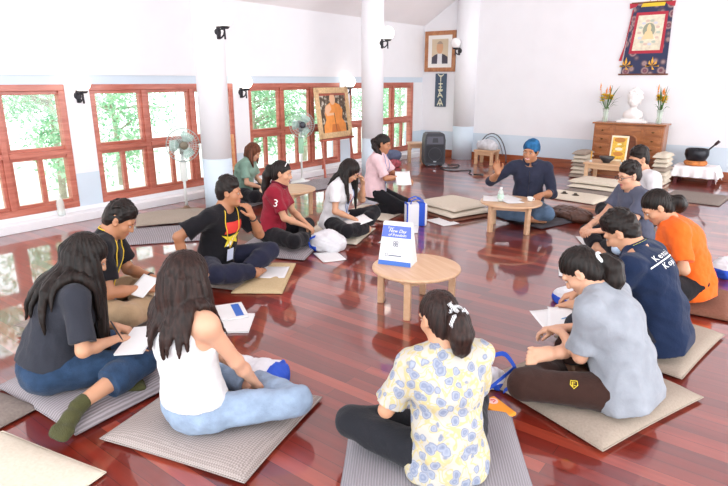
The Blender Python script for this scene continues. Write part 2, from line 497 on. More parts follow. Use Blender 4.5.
# ---------------------------------------------------------------- implicit-surface modelling (bodies, clothes, hair)
class Field:
    """signed distances on a grid; shapes are blended in, the zero surface becomes a mesh"""
    def __init__(s, lo, hi, vox):
        s.v = vox; s.o = np.array(lo, np.float32)
        n = np.ceil((np.array(hi) - np.array(lo)) / vox).astype(int) + 1
        s.D = np.full(tuple(n), 0.5, np.float32)
        s.ax = [s.o[i] + np.arange(n[i], dtype=np.float32) * vox for i in range(3)]
    def _sub(s, lo, hi):
        sl = []
        for i in range(3):
            a = int(max(0, math.floor((lo[i] - s.o[i]) / s.v))); b = int(min(s.D.shape[i], math.ceil((hi[i] - s.o[i]) / s.v) + 1))
            if b <= a: return None
            sl.append(slice(a, b))
        x = s.ax[0][sl[0]][:, None, None]; y = s.ax[1][sl[1]][None, :, None]; z = s.ax[2][sl[2]][None, None, :]
        return tuple(sl), x, y, z
    def _put(s, sl, d, k, op):
        A = s.D[sl]
        if op == 'u':
            h = np.maximum(k - np.abs(A - d), 0) / k if k > 0 else 0
            A[...] = np.minimum(A, d) - h * h * k * 0.25
        else:
            d = -d
            h = np.maximum(k - np.abs(A - d), 0) / k if k > 0 else 0
            A[...] = np.maximum(A, d) + h * h * k * 0.25
    def cap(s, a, b, r1, r2=None, k=0.02, op='u', flat=False):
        r2 = r1 if r2 is None else r2
        a = np.array(a, np.float32); b = np.array(b, np.float32); m = max(r1, r2) + k + 2.5 * s.v
        q = s._sub(np.minimum(a, b) - m, np.maximum(a, b) + m)
        if q is None: return
        sl, x, y, z = q
        ab = b - a; L2 = float(ab @ ab) + 1e-12
        t = np.clip(((x - a[0]) * ab[0] + (y - a[1]) * ab[1] + (z - a[2]) * ab[2]) / L2, 0, 1)
        d = np.sqrt((x - a[0] - t * ab[0]) ** 2 + (y - a[1] - t * ab[1]) ** 2 + (z - a[2] - t * ab[2]) ** 2) - (r1 + t * (r2 - r1))
        if flat:
            u = ab / math.sqrt(L2)
            d = np.maximum(d, (x - b[0]) * u[0] + (y - b[1]) * u[1] + (z - b[2]) * u[2])
        s._put(sl, d, k, op)
    def ell(s, c, r, R=None, k=0.02, op='u'):
        c = np.array(c, np.float32); r = np.array(r, np.float32); m = float(r.max()) + k + 2.5 * s.v
        q = s._sub(c - m, c + m)
        if q is None: return
        sl, x, y, z = q
        x = x - c[0]; y = y - c[1]; z = z - c[2]
        if R is not None:
            R = np.array(R, np.float32)[:3, :3]
            x, y, z = (R[0, 0] * x + R[1, 0] * y + R[2, 0] * z, R[0, 1] * x + R[1, 1] * y + R[2, 1] * z, R[0, 2] * x + R[1, 2] * y + R[2, 2] * z)
        k0 = np.sqrt((x / r[0]) ** 2 + (y / r[1]) ** 2 + (z / r[2]) ** 2)
        k1 = np.sqrt((x / r[0] ** 2) ** 2 + (y / r[1] ** 2) ** 2 + (z / r[2] ** 2) ** 2) + 1e-9
        s._put(sl, k0 * (k0 - 1) / k1, k, op)
    def chain(s, pts, rs, k=0.01, op='u'):
        for i in range(len(pts) - 1): s.cap(pts[i], pts[i + 1], rs[i], rs[i + 1], k, op)
    def below(s, p, n, k=0.01):
        """keep only what lies on the negative side of a plane"""
        x, y, z = s.ax[0][:, None, None], s.ax[1][None, :, None], s.ax[2][None, None, :]
        d = (x - p[0]) * n[0] + (y - p[1]) * n[1] + (z - p[2]) * n[2]
        np.maximum(s.D, d.astype(np.float32), out=s.D)
    def folds(s, amp, f, seed):
        x, y, z = s.ax[0][:, None, None], s.ax[1][None, :, None], s.ax[2][None, None, :]
        rg = np.random.RandomState(seed); w = 0
        for i in range(4):
            d = rg.normal(size=3); d /= np.linalg.norm(d); e = rg.normal(size=3); ph = rg.uniform(0, 6.28, 2)
            g = f * (0.7 + 0.5 * i)
            w = w + np.sin(g * (d[0] * x + d[1] * y + d[2] * z) + ph[0] + 1.6 * np.sin(g * 0.45 * (e[0] * x + e[1] * y + e[2] * z) + ph[1])) / (1 + 0.6 * i)
        s.D += (amp * w).astype(np.float32)
    def streaks(s, amp, f, seed, c=(0, 0)):
        """fine vertical locks for hair"""
        x, y, z = s.ax[0][:, None, None] - c[0], s.ax[1][None, :, None] - c[1], s.ax[2][None, None, :]
        a = np.arctan2(x, y); rg = np.random.RandomState(seed)
        w = np.sin(f * a + 2.0 * np.sin(9 * z + 2 * a + rg.uniform(0, 6))) + 0.6 * np.sin(2.3 * f * a + 1.5 * np.sin(14 * z + rg.uniform(0, 6)))
        s.D += (amp * w).astype(np.float32)
    def sample(s, p):
        i = ((np.array(p) - s.o) / s.v)
        j = np.clip(np.round(i).astype(int), 1, np.array(s.D.shape) - 2)
        D = s.D; a, b, c = j
        g = np.array([D[a + 1, b, c] - D[a - 1, b, c], D[a, b + 1, c] - D[a, b - 1, c], D[a, b, c + 1] - D[a, b, c - 1]])
        n = np.linalg.norm(g)
        return float(D[a, b, c]), (g / n if n > 1e-6 else np.array([0, 0, 1.0]))
    def mesh(s, name):
        D = s.D
        D[0], D[-1], D[:, 0], D[:, -1], D[:, :, 0], D[:, :, -1] = (np.maximum(q, s.v) for q in (D[0], D[-1], D[:, 0], D[:, -1], D[:, :, 0], D[:, :, -1]))
        S = D < 0
        cnt = np.zeros(tuple(np.array(D.shape) - 1), np.int8)
        corners = [(i, j, k) for i in (0, 1) for j in (0, 1) for k in (0, 1)]
        nx, ny, nz = cnt.shape
        for i, j, k in corners: cnt += S[i:i + nx, j:j + ny, k:k + nz]
        mixed = (cnt > 0) & (cnt < 8)
        I = np.argwhere(mixed)
        idx = np.full(cnt.shape, -1, np.int32); idx[mixed] = np.arange(len(I))
        val = {c: D[I[:, 0] + c[0], I[:, 1] + c[1], I[:, 2] + c[2]] for c in corners}
        pos = np.zeros((len(I), 3), np.float32); num = np.zeros(len(I), np.float32)
        for c in corners:
            for axx in range(3):
                if c[axx]: continue
                e = list(c); e[axx] = 1; e = tuple(e)
                a, b = val[c], val[e]; cr = (a < 0) != (b < 0)
                t = np.where(cr, a / np.where(cr, a - b, 1), 0)
                q = np.tile(np.array(c, np.float32), (len(I), 1)); q[:, axx] += t
                pos += q * cr[:, None]; num += cr
        V = s.o + (I + pos / np.maximum(num, 1)[:, None]) * s.v
        Q = []
        for axx in range(3):
            b, c = (axx + 1) % 3, (axx + 2) % 3
            A0 = [slice(None)] * 3; A1 = [slice(None)] * 3
            A0[axx] = slice(0, -1); A1[axx] = slice(1, None)
            s0, s1 = S[tuple(A0)], S[tuple(A1)]
            for sign, ch in ((0, s0 & ~s1), (1, ~s0 & s1)):
                E = np.argwhere(ch)
                E = E[(E[:, b] > 0) & (E[:, c] > 0) & (E[:, b] < D.shape[b] - 1) & (E[:, c] < D.shape[c] - 1)]
                if not len(E): continue
                def cell(db, dc):
                    F = E.copy(); F[:, b] += db; F[:, c] += dc; return idx[F[:, 0], F[:, 1], F[:, 2]]
                q = np.stack([cell(-1, -1), cell(0, -1), cell(0, 0), cell(-1, 0)], 1)
                Q.append(q if sign == 0 else q[:, ::-1])
        Q = np.concatenate(Q)
        me = bpy.data.meshes.new(name)
        me.vertices.add(len(V)); me.vertices.foreach_set('co', V.astype(np.float32).ravel())
        me.loops.add(Q.size); me.loops.foreach_set('vertex_index', Q.ravel().astype(np.int32))
        me.polygons.add(len(Q)); me.polygons.foreach_set('loop_start', np.arange(0, Q.size, 4, dtype=np.int32))
        me.polygons.foreach_set('use_smooth', np.ones(len(Q), bool))
        me.update(calc_edges=True); me.validate()
        return me

def fobj(name, fld, m, parent):
    me = fld.mesh(name)
    for x in (m if isinstance(m, (list, tuple)) else [m]): me.materials.append(x)
    o = bpy.data.objects.new(name, me); COL.objects.link(o); o.parent = parent
    return o

V3 = lambda *a: np.array(a, float)
def unit(v): v = np.array(v, float); return v / (np.linalg.norm(v) + 1e-12)
def rotm(yaw=0, pitch=0, roll=0):
    """head or chest frame: yaw turns to +X (the person's right), pitch looks down, roll tips towards +X"""
    return np.array((Matrix.Rotation(rad(-yaw), 3, 'Z') @ Matrix.Rotation(rad(-pitch), 3, 'X') @ Matrix.Rotation(rad(roll), 3, 'Y')))

def ik(S, W, l1, l2, hint):
    d = W - S; L = np.linalg.norm(d); L = min(max(L, abs(l1 - l2) + 0.02), (l1 + l2) * 0.998)
    u = unit(d); a = (l1 * l1 - l2 * l2 + L * L) / (2 * L); h = math.sqrt(max(l1 * l1 - a * a, 0))
    hp = np.array(hint, float); hp = hp - u * (hp @ u)
    return S + u * a + unit(hp) * h, S + u * L

def hand_shapes(W, d, n, thumb, curl, sz=1.0):
    """capsules of one hand: wrist W, finger direction d, palm normal n, thumb = side vector towards the thumb"""
    d = unit(d); n = unit(n - d * (np.array(n) @ d)); s = unit(np.cross(d, n)); s = s if s @ thumb > 0 else -s
    out = []
    offs = (0.029, 0.010, -0.010, -0.028); lens = (0.068, 0.076, 0.070, 0.054)
    for o, L, i in zip(offs, lens, range(4)):
        a = W + s * o * 0.55 * sz + d * 0.012 * sz; K = W + (d * (0.088 - 0.004 * abs(i - 1)) + s * o) * sz
        out.append((a, K, 0.0145 * sz, 0.0125 * sz, 0.012))
        p = K; ang = 0
        for j, fr in enumerate((0.45, 0.31, 0.24)):
            ang += curl * (0.75, 1.0, 0.7)[j] * (1 + 0.12 * i)
            dd = d * math.cos(ang) + n * math.sin(ang) + s * (0.06 * (1.5 - i)) * math.cos(ang)
            q = p + unit(dd) * L * fr * sz
            out.append((p, q, (0.0098, 0.0088, 0.008)[j] * sz, (0.0088, 0.008, 0.0072)[j] * sz, 0.0035)); p = q
    a = W + d * 0.022 * sz + s * 0.022 * sz; b = a + unit(d * 0.7 + s * 0.75 + n * 0.35) * 0.042 * sz
    c = b + unit(d * 0.95 + s * 0.25 + n * (0.2 + 0.5 * curl)) * 0.030 * sz; e = c + unit(d * 0.9 - s * 0.05 + n * (0.3 + 0.6 * curl)) * 0.024 * sz
    out += [(a, b, 0.016 * sz, 0.012 * sz, 0.010), (b, c, 0.0112 * sz, 0.010 * sz, 0.004), (c, e, 0.0098 * sz, 0.0082 * sz, 0.004)]
    return out

def skin_mat(nm, c):
    if nm in MATS: return MATS[nm]
    k = N(nm); k.b.inputs['Base Color'].default_value = lin(c); k.b.inputs['Roughness'].default_value = 0.5
    k.b.inputs['Subsurface Weight'].default_value = 0.12; k.b.inputs['Subsurface Radius'].default_value = (0.6, 0.25, 0.15); k.b.inputs['Subsurface Scale'].default_value = 0.02
    MATS[nm] = k.m; return k.m
def hair_mat(nm, c, hi):
    if nm in MATS: return MATS[nm]
    k = N(nm); t = k.n('ShaderNodeTexNoise'); t.inputs['Scale'].default_value = 1.0; t.inputs['Detail'].default_value = 3
    k.l(k.coord((70, 70, 5)), t.inputs['Vector'])
    k.l(k.ramp(t.outputs['Fac'], [(0.35, lin(c)), (0.75, lin(hi))]), k.b.inputs['Base Color'])
    k.b.inputs['Roughness'].default_value = 0.42; k.b.inputs['Specular IOR Level'].default_value = 0.22
    k.bump(t.outputs['Fac'], 0.5, 0.006)
    MATS[nm] = k.m; return k.m
def cloth(nm, c, n=0.06, bs=90, b=0.25):
    if nm in MATS: return MATS[nm]
    return flat(nm, c, 0.9, spec=0.12, noise=n, nscale=14, bump=b, bscale=bs, sheen=0.1)

SKIN_A = skin_mat('skin_light_tan', '#c99676'); SKIN_B = skin_mat('skin_fair', '#d4a285'); SKIN_C = skin_mat('skin_brown', '#b27b59')
HAIR_K = hair_mat('hair_black', '#15110f', '#2b211d'); HAIR_B = hair_mat('hair_dark_brown', '#1d1310', '#3a2722'); HAIR_R = hair_mat('hair_reddish_brown', '#4a2a1c', '#7d4a33')
LIP = flat('lips', '#b9686a', 0.45); EYEW = flat('eye_white', '#c4b8b2', 0.3); IRIS = flat('iris_dark', '#20140f', 0.2)

def person(label, pos, h, z0=0.05, sc=1.0, female=True, skin=None, lean=(8, 10, 12), side=(0, 0, 0), twist=0, head=(0, 20, 0),
           kneeL=None, kneeR=None, ankL=None, ankR=None, footL=None, footR=None, upR=(0, 0, 1),
           handL=None, handR=None, elbL=None, elbR=None, fingL=None, fingR=None, palmL=None, palmR=None, curl=(0.55, 0.55),
           shirt=None, sleeve=0.62, tank=False, hem=0.06, loose=0.0, collar=False, pants=None, pants_end=0.86, hair='short', hair_m=None, tail=None, long=None,
           socks=None, vox=0.0065, seed=1, eyes=True, cap=None, shirt_name='t_shirt', chest=1.0):
    skin = skin or SKIN_A; hair_m = hair_m or HAIR_K
    root = thing('person', label, 'person', (pos[0], pos[1], z0), cam_rot(h), 'people sitting in the circle')
    root.scale = (sc, sc, sc)
    f = 0.94 if female else 1.0
    # ---- skeleton
    P0 = V3(0, 0, 0.11)
    def dr(a, s): return unit([math.sin(rad(s)), math.sin(rad(a)), math.cos(rad(a))])
    d1, d2, d3 = dr(lean[0], side[0]), dr(lean[1], side[1]), dr(lean[2], side[2])
    P1 = P0 + d1 * 0.16; P2 = P1 + d2 * 0.17; P3 = P2 + d3 * 0.16      # waist, chest, base of the neck
    Rt = rotm(twist); X = Rt @ V3(1, 0, 0); X = unit(X - d3 * (X @ d3)); Y = np.cross(d3, X)
    sw = 0.158 if female else 0.182
    SL = P3 - d3 * 0.055 - X * sw + Y * 0.0; SR = P3 - d3 * 0.055 + X * sw
    Rh = rotm(*head)
    HC = P3 + unit(d3 * 0.55 + Rh @ V3(0, 0, 1) * 0.6) * 0.135 + Rh @ V3(0, 0.02, 0)
    hl = lambda *p: HC + Rh @ V3(*p)
    hipL, hipR = V3(-0.09, 0.0, 0.10), V3(0.09, 0.0, 0.10)
    kL = V3(*(kneeL or (-0.34, 0.31, 0.105))); kR = V3(*(kneeR or (0.34, 0.31, 0.105)))
    aL = V3(*(ankL or (0.04, 0.32, 0.05))); aR = V3(*(ankR or (-0.05, 0.40, 0.05)))
    fL = unit(footL or (0.8, -0.45, -0.05)); fR = unit(footR or (-0.8, -0.35, -0.05))
    ua, fa = 0.275 * (0.97 if female else 1.03), 0.245 * (0.97 if female else 1.03)
    wL = V3(*(handL or (-0.10, 0.27, 0.22))); wR = V3(*(handR or (0.10, 0.27, 0.22)))
    eL, wL = ik(SL, wL, ua, fa, elbL or (-0.6, -0.35, -0.6)); eR, wR = ik(SR, wR, ua, fa, elbR or (0.6, -0.35, -0.6))
    # ---- body
    pts = np.array([P0, P1, P2, P3, HC, kL, kR, aL + fL * 0.2, aR + fR * 0.2, eL, eR, wL + unit(wL - eL) * 0.1, wR + unit(wR - eR) * 0.1, aL, aR])
    lo = pts.min(0) - 0.16; hi = pts.max(0) + 0.16; lo[2] = min(-0.02, float(pts[:, 2].min()) - 0.07)
    B = Field(lo, hi, vox)
    tr = np.stack([X, Y, d3], 1); tr2 = np.stack([unit(X + V3(1, 0, 0)), np.cross(d2, unit(X + V3(1, 0, 0))), d2], 1)
    B.ell(P0 + V3(0, -0.01, 0.02), (0.158, 0.118, 0.115), k=0.04)
    B.ell(P1, (0.128 * f, 0.098, 0.14), tr2, 0.05); B.ell(P2, (0.148 * f * chest, 0.108 * chest, 0.16), tr, 0.05)
    B.cap(SL + X * 0.02, SR - X * 0.02, 0.058, k=0.05)
    if female:
        for sx in (-1, 1): B.ell(P2 + tr @ V3(sx * 0.062, 0.088, 0.0), (0.055, 0.05, 0.055), k=0.03)
    nk = 0.048 if female else 0.056
    B.cap(P3 - d3 * 0.02, hl(0, -0.025, -0.05), nk + 0.006, nk, 0.03)
    for S in (SL, SR): B.cap(P3 + d3 * 0.02, S, 0.04, 0.046, 0.04)
    ar = 0.88 if female else 1.06
    for S, E, W_, fd, pn, th, cu in ((SL, eL, wL, fingL, palmL, X, curl[0]), (SR, eR, wR, fingR, palmR, -X, curl[1])):
        B.cap(S, E, 0.049 * ar, 0.037 * ar, 0.03); B.cap(E, E + (W_ - E) * 0.35, 0.038 * ar, 0.037 * ar, 0.02); B.cap(E + (W_ - E) * 0.35, W_, 0.037 * ar, 0.0235 * ar, 0.02)
        fd_ = np.array(fd, float) if fd else unit(W_ - E) + V3(0, 0.2, -0.25)
        pn_ = np.array(pn, float) if pn else V3(0, -0.2, -1)
        for a, b, r1, r2, k in hand_shapes(W_, fd_, pn_, th, cu, 0.93 if female else 1.03): B.cap(a, b, r1, r2, k)
    def foot(A, d, up=(0, 0, 1)):
        d = unit([d[0], d[1], d[2]]); up = V3(*up); s_ = unit(np.cross(d, up)); n_ = np.cross(s_, d)
        hp = A - d * 0.035 - n_ * 0.018; mp = A + d * 0.06 - n_ * 0.018; bp = A + d * 0.135 - n_ * 0.030
        out = [(hp, mp, 0.031, 0.032, 0.02)]
        for q in (-1, 1): out.append((mp + s_ * q * 0.008, bp + s_ * q * 0.022, 0.028, 0.020, 0.02))
        toes = []
        for i in range(5):
            o = (i - 2) * 0.0185
            tp = bp + s_ * o + d * (0.012 - 0.003 * abs(i - 1)); toes.append((tp, tp + d * (0.040 - 0.005 * i) - n_ * 0.004, 0.0122 - 0.0008 * i, 0.0108 - 0.0008 * i, 0.002))
        return out, toes
    FL, FR = foot(aL, fL), foot(aR, fR, upR)
    for hp, K, A, F in ((hipL, kL, aL, FL), (hipR, kR, aR, FR)):
        B.cap(hp, K, 0.076, 0.055, 0.03); B.cap(K, K + (A - K) * 0.35, 0.054, 0.051, 0.02); B.cap(K + (A - K) * 0.35, A, 0.051, 0.031, 0.02)
        for a, b, r1, r2, k in F[0] + F[1]: B.cap(a, b, r1, r2, k)
    # head
    R_ = Rh
    B.ell(hl(0, -0.015, 0.03), (0.074, 0.093, 0.085), R_, 0.02)
    B.ell(hl(0, 0.022, -0.035), (0.060, 0.066, 0.074), R_, 0.03)
    jw = 0.9 if female else 1.05
    B.ell(hl(0, 0.045, -0.075), (0.042 * jw, 0.042, 0.036), R_, 0.025); B.ell(hl(0, 0.07, -0.1), (0.018, 0.016, 0.014), R_, 0.025)
    for sx in (-1, 1): B.ell(hl(sx * 0.036, 0.056, -0.03), (0.026, 0.026, 0.024), R_, 0.02)
    B.cap(hl(-0.04, 0.076, 0.022), hl(0.04, 0.076, 0.022), 0.011, k=0.018)
    for sx in (-1, 1): B.ell(hl(sx * 0.031, 0.097, 0.0), (0.017, 0.012, 0.010), R_, 0.012, 's')
    B.cap(hl(0, 0.086, 0.008), hl(0, 0.104, -0.03), 0.008, 0.0115, 0.012)
    for sx in (-1, 1): B.ell(hl(sx * 0.012, 0.092, -0.035), (0.009, 0.010, 0.007), R_, 0.008)
    B.ell(hl(0, 0.087, -0.058), (0.022, 0.011, 0.006), R_, 0.006); B.ell(hl(0, 0.085, -0.069), (0.019, 0.011, 0.007), R_, 0.006)
    for sx in (-1, 1):
        B.ell(hl(sx * 0.074, -0.005, -0.008), (0.009, 0.021, 0.031), R_ @ np.array(Matrix.Rotation(rad(12), 3, 'X')) @ np.array(Matrix.Rotation(rad(-sx * 20), 3, 'Z')), 0.006)
        B.ell(hl(sx * 0.084, 0.003, -0.006), (0.006, 0.011, 0.016), R_, 0.005, 's')
    body = fobj('body', B, [skin, LIP], root)
    me = body.data
    n = len(me.polygons); cc = np.zeros(n * 3, np.float32); me.polygons.foreach_get('center', cc); cc = cc.reshape(-1, 3)
    lc = (cc - HC) @ Rh
    lipm = ((lc[:, 0] / 0.023) ** 2 + ((lc[:, 2] + 0.0635) / 0.0115) ** 2 < 1) & (lc[:, 1] > 0.08)
    me.polygons.foreach_set('material_index', lipm.astype(np.int32))
    if eyes:
        Rm = Matrix(Rh.tolist())
        for sx in (-1, 1):
            bm = bm_new(); ball(bm, hl(sx * 0.031, 0.0835, 0.000), 1.0, 16, scale=(0.0135, 0.0065, 0.0042), R=Rm)
            ball(bm, hl(sx * 0.031, 0.0868, -0.0005), 1.0, 12, 1, scale=(0.0068, 0.0042, 0.0044), R=Rm)
            obj('eye', bm, [EYEW, IRIS], root, True)
            bm = bm_new(); tube(bm, [hl(sx * 0.014, 0.0925, 0.021), hl(sx * 0.03, 0.0915, 0.026), hl(sx * 0.048, 0.080, 0.022)], [0.0018, 0.0024, 0.0012], 6); obj('eyebrow', bm, hair_m, root, True)
    # ---- trousers
    if pants:
        T = Field(lo, hi, 0.0065)
        T.ell(P0 + V3(0, -0.01, -0.005), (0.174, 0.135, 0.125), k=0.03); T.ell(P1 - V3(0, 0, 0.03), (0.138 * f, 0.11, 0.12), tr2, 0.04)
        pl = pants_end if isinstance(pants_end, tuple) else (pants_end, pants_end)
        for hp, K, A, pe in ((hipL, kL, aL, pl[0]), (hipR, kR, aR, pl[1])):
            T.cap(hp, K, 0.088 + loose * .3, 0.066 + loose * .5, 0.04); E_ = K + (A - K) * pe
            if pe > 0.45:
                m_ = K + (A - K) * 0.4
                T.cap(K, m_, 0.066 + loose * .5, 0.061 + loose, 0.02); T.cap(m_, E_, 0.061 + loose, 0.061 + loose + (0.040 - 0.061) * (pe - 0.4) / 0.6, 0.02, flat=True)
            else: T.cap(K, E_, 0.066 + loose, 0.063 + loose, 0.02, flat=True)
        T.below(P1 + d1 * 0.05, d1); T.folds(0.0030, 26, seed); T.folds(0.0014, 60, seed + 1)
        if kL[2] > 0: T.below((0, 0, 0.002), (0, 0, -1))
        fobj('trousers', T, pants, root)
    # ---- shirt
    S_ = Field(lo, hi, 0.0062)
    g = 0.016 + loose
    S_.ell(P0 + d1 * 0.03 + V3(0, -0.005, 0), (0.170 + loose * .6, 0.136 + loose * .6, 0.13), k=0.04)
    if hem < 0.03: S_.ell((0, -0.015, 0.055), (0.184 + loose * .6, 0.150 + loose * .6, 0.13), k=0.05)
    S_.ell(P1, (0.134 * f + g, 0.104 + g, 0.15), tr2, 0.06); S_.ell(P2, (0.148 * f * chest + g, 0.108 * chest + g, 0.165), tr, 0.05)
    if female:
        for sx in (-1, 1): S_.ell(P2 + tr @ V3(sx * 0.062, 0.088, 0.0), (0.062, 0.060, 0.062), k=0.04)
    if tank:
        S_.cap(SL + X * 0.085, SR - X * 0.085, 0.062, k=0.04)
        for S, q in ((SL, -1), (SR, 1)): S_.cap(S + X * q * 0.03 - d3 * 0.06 , S + X * q * 0.03 + d3 * 0.1, 0.075, k=0.015, op='s')
    else:
        S_.cap(SL + X * 0.02, SR - X * 0.02, 0.070, k=0.05)
        for S in (SL, SR): S_.cap(P3 + d3 * 0.0, S, 0.055, 0.058, 0.04)
        for S, E, W_ in ((SL, eL, wL), (SR, eR, wR)):
            if sleeve <= 1.0: S_.cap(S, S + (E - S) * sleeve, 0.062 * ar + 0.004, 0.060 * ar + loose * .5 + 0.004, 0.03, flat=True)
            else:
                S_.cap(S, E, 0.062 * ar, 0.052 * ar, 0.03); S_.cap(E, E + (W_ - E) * (sleeve - 1), 0.052 * ar, 0.044 * ar, 0.02, flat=True)
    S_.cap(P3 - d3 * 0.012 + Y * 0.012, P3 + d3 * 0.2 + Y * 0.06, 0.066 if female else 0.068, 0.075, 0.008, 's')
    if tank: S_.ell(P3 + Y * 0.02 - d3 * 0.01, (0.085, 0.09, 0.075), tr, 0.01, 's')
    S_.folds(0.0026 + loose * 0.07, 24, seed + 5); S_.folds(0.0013 + loose * 0.02, 58, seed + 6)
    S_.below(P0 + d1 * (hem - 0.06), -d1)
    if kL[2] > 0: S_.below((0, 0, 0.004), (0, 0, -1))
    shirt_o = fobj(shirt_name, S_, shirt, root)
    if collar:
        bm = bm_new(); c = P3 + d3 * 0.018
        ring = [c + tr @ V3(0.068 * math.cos(a), 0.066 * math.sin(a) + 0.012, 0.012 - 0.03 * max(0, math.sin(a))) for a in [rad(100 + 340 * i / 24) for i in range(25)]]
        tube(bm, ring, 0.021, 8); obj('collar', bm, collar if not isinstance(collar, bool) else shirt, root, True)
    if socks:
        for K, A, F in ((kL, aL, FL), (kR, aR, FR)):
            K_ = Field(A - 0.25, A + 0.25, 0.0055)
            K_.cap(A + unit(K - A) * 0.0, A + unit(K - A) * 0.05, 0.036, 0.040, 0.01, flat=True)
            for a, b, r1, r2, k in F[0]: K_.cap(a, b, r1 + 0.005, r2 + 0.005, 0.015)
            for a, b, r1, r2, k in F[1]: K_.cap(a, b, r1 + 0.006, r2 + 0.006, 0.025)
            fobj('sock', K_, socks, root)
    # ---- hair or cap
    top = HC + np.array([0, 0, 0.17]); pl_ = [HC - 0.17, HC + 0.17]
    strands = []
    if long:
        rg = random.Random(seed)
        for a0, a1, n_, ln, rr in long:           # azimuth range round the head (0 = back, + = person's right), count, length, radius
            for i in range(n_):
                a = rad(a0 + (a1 - a0) * (i + rg.uniform(0.2, 0.8)) / n_)
                p = hl(0.080 * math.sin(a), -0.015 - 0.098 * math.cos(a), 0.005 + rg.uniform(-0.02, 0.03)); ps = [p.copy()]; L = ln * rg.uniform(0.82, 1.08); r = rr * rg.uniform(0.85, 1.15)
                out = Rh @ V3(math.sin(a), -math.cos(a), 0); out[2] = 0
                sway = V3(rg.uniform(-1, 1), rg.uniform(-1, 1), 0) * 0.09
                dist = 0
                while dist < L:
                    st = unit(V3(0, 0, -1) + out * (0.10 if dist < 0.08 else -0.03) + sway * math.sin(dist * 18 + i)) * 0.022
                    p = p + st; dist += 0.022
                    for F_, mrg in ((S_, r * 0.75), (B, r * 0.6)):
                        dd, gr = F_.sample(p)
                        if dd < mrg: p = p + gr * (mrg - dd)
                    ps.append(p.copy())
                m = len(ps); strands.append((ps, [r * (0.75 + 0.35 * math.sin(3.14 * min(1, j / m * 1.2))) * (1 - 0.65 * (j / (m - 1)) ** 3) for j in range(m)]))
                pl_ += [q - 0.03 for q in ps] + [q + 0.03 for q in ps]
    tailp = []
    if tail:
        base, dirs, r0 = tail                     # base in head frame, list of (dx, dy, dz, r) in person frame
        p = hl(*base); tailp = [(p, r0)]
        for dx, dy, dz, r in dirs: p = p + V3(dx, dy, dz); tailp.append((p, r))
        pl_ += [q - 0.06 for q, _ in tailp] + [q + 0.06 for q, _ in tailp]
    pl_ = np.array(pl_)
    H = Field(pl_.min(0), pl_.max(0), 0.0055)
    if hair == 'short':
        H.ell(hl(0, -0.016, 0.034), (0.0775, 0.0970, 0.0885), R_, 0.02); H.ell(hl(0, 0.004, 0.088), (0.062, 0.070, 0.042), R_, 0.04); H.ell(hl(0, -0.045, -0.02), (0.066, 0.056, 0.072), R_, 0.03)
        rg = random.Random(seed)
        for i in range(70):                        # tufts
            a = rg.uniform(0, 6.283); b = rg.uniform(0.3, 1.5) if math.cos(a) < 0.2 else rg.uniform(0.85, 1.5); q = V3(0.076 * math.sin(a) * math.cos(b), -0.012 + 0.095 * math.cos(a) * math.cos(b), 0.045 + 0.085 * math.sin(b))
            e = q + V3(0.15 * q[0], 0.010 + 0.06 * q[1], 0.010 - 0.006 * math.cos(a))
            H.cap(hl(*q), hl(*e), 0.013, 0.006, 0.008)
        H.folds(0.0022, 120, seed)
        # hairline: forehead, temples and nape
        H.ell(hl(0, 0.115, -0.05), (0.3, 0.098, 0.108), R_, 0.012, 's'); H.ell(hl(0, -0.06, -0.170), (0.12, 0.1, 0.085), R_, 0.012, 's')
    else:
        if hair == 'tied':
            H.ell(hl(0, -0.016, 0.032), (0.0785, 0.0985, 0.0900), R_, 0.02); H.ell(hl(0, -0.045, -0.028), (0.069, 0.060, 0.084), R_, 0.03)
        else:
            H.ell(hl(0, -0.018, 0.034), (0.086, 0.107, 0.096), R_, 0.02); H.ell(hl(0, -0.055, -0.02), (0.078, 0.066, 0.085), R_, 0.03)
        if hair == 'long':
            for sx in (-1, 1): H.ell(hl(sx * 0.062, 0.0, -0.01), (0.028, 0.055, 0.08), R_, 0.03)
        if hair == 'tied': H.ell(hl(0, 0.115, -0.05), (0.3, 0.096, 0.106), R_, 0.012, 's')
        else: H.ell(hl(0, 0.118, -0.045), (0.074 if hair != 'bangs' else 0.066, 0.072, 0.108 if hair != 'bangs' else 0.085), R_, 0.008, 's')
        if hair == 'tied': H.ell(hl(0, -0.05, -0.185), (0.12, 0.1, 0.085), R_, 0.01, 's')
        for ps, rs in strands: H.chain(ps, rs, 0.010)
        if tailp: H.chain([q for q, _ in tailp], [r for _, r in tailp], 0.02)
        H.streaks(0.0022, 26, seed, (HC[0], HC[1]))
    hair_o = None
    if cap is None: hair_o = fobj('hair', H, hair_m, root)
    else:
        Cf = Field(HC - 0.17, HC + 0.17, 0.005)
        Cf.ell(hl(0, -0.022, 0.042), (0.088, 0.106, 0.092), R_, 0.02); Cf.ell(hl(0, -0.07, 0.0), (0.07, 0.05, 0.07), R_, 0.03)
        Cf.folds(0.0022, 70, seed)
        Cf.ell(hl(0, 0.12, -0.05), (0.12, 0.08, 0.112), R_, 0.006, 's'); Cf.cap(hl(-0.2, 0.03, -0.09), hl(0.2, 0.03, -0.09), 0.095, k=0.006, op='s')
        Cf.ell(hl(0, -0.06, -0.135), (0.12, 0.1, 0.07), R_, 0.006, 's')
        fobj('cap', Cf, cap, root)
        H2 = Field(HC - 0.17, HC + 0.17, 0.005)
        H2.ell(hl(0, -0.02, 0.0), (0.080, 0.098, 0.088), R_, 0.02); H2.ell(hl(0, 0.115, -0.03), (0.095, 0.085, 0.11), R_, 0.006, 's')
        H2.ell(hl(0, -0.06, -0.155), (0.12, 0.1, 0.075), R_, 0.008, 's'); H2.cap(hl(-0.2, 0.03, -0.085), hl(0.2, 0.03, -0.085), 0.07, k=0.006, op='s')
        fobj('hair', H2, hair_m, root)
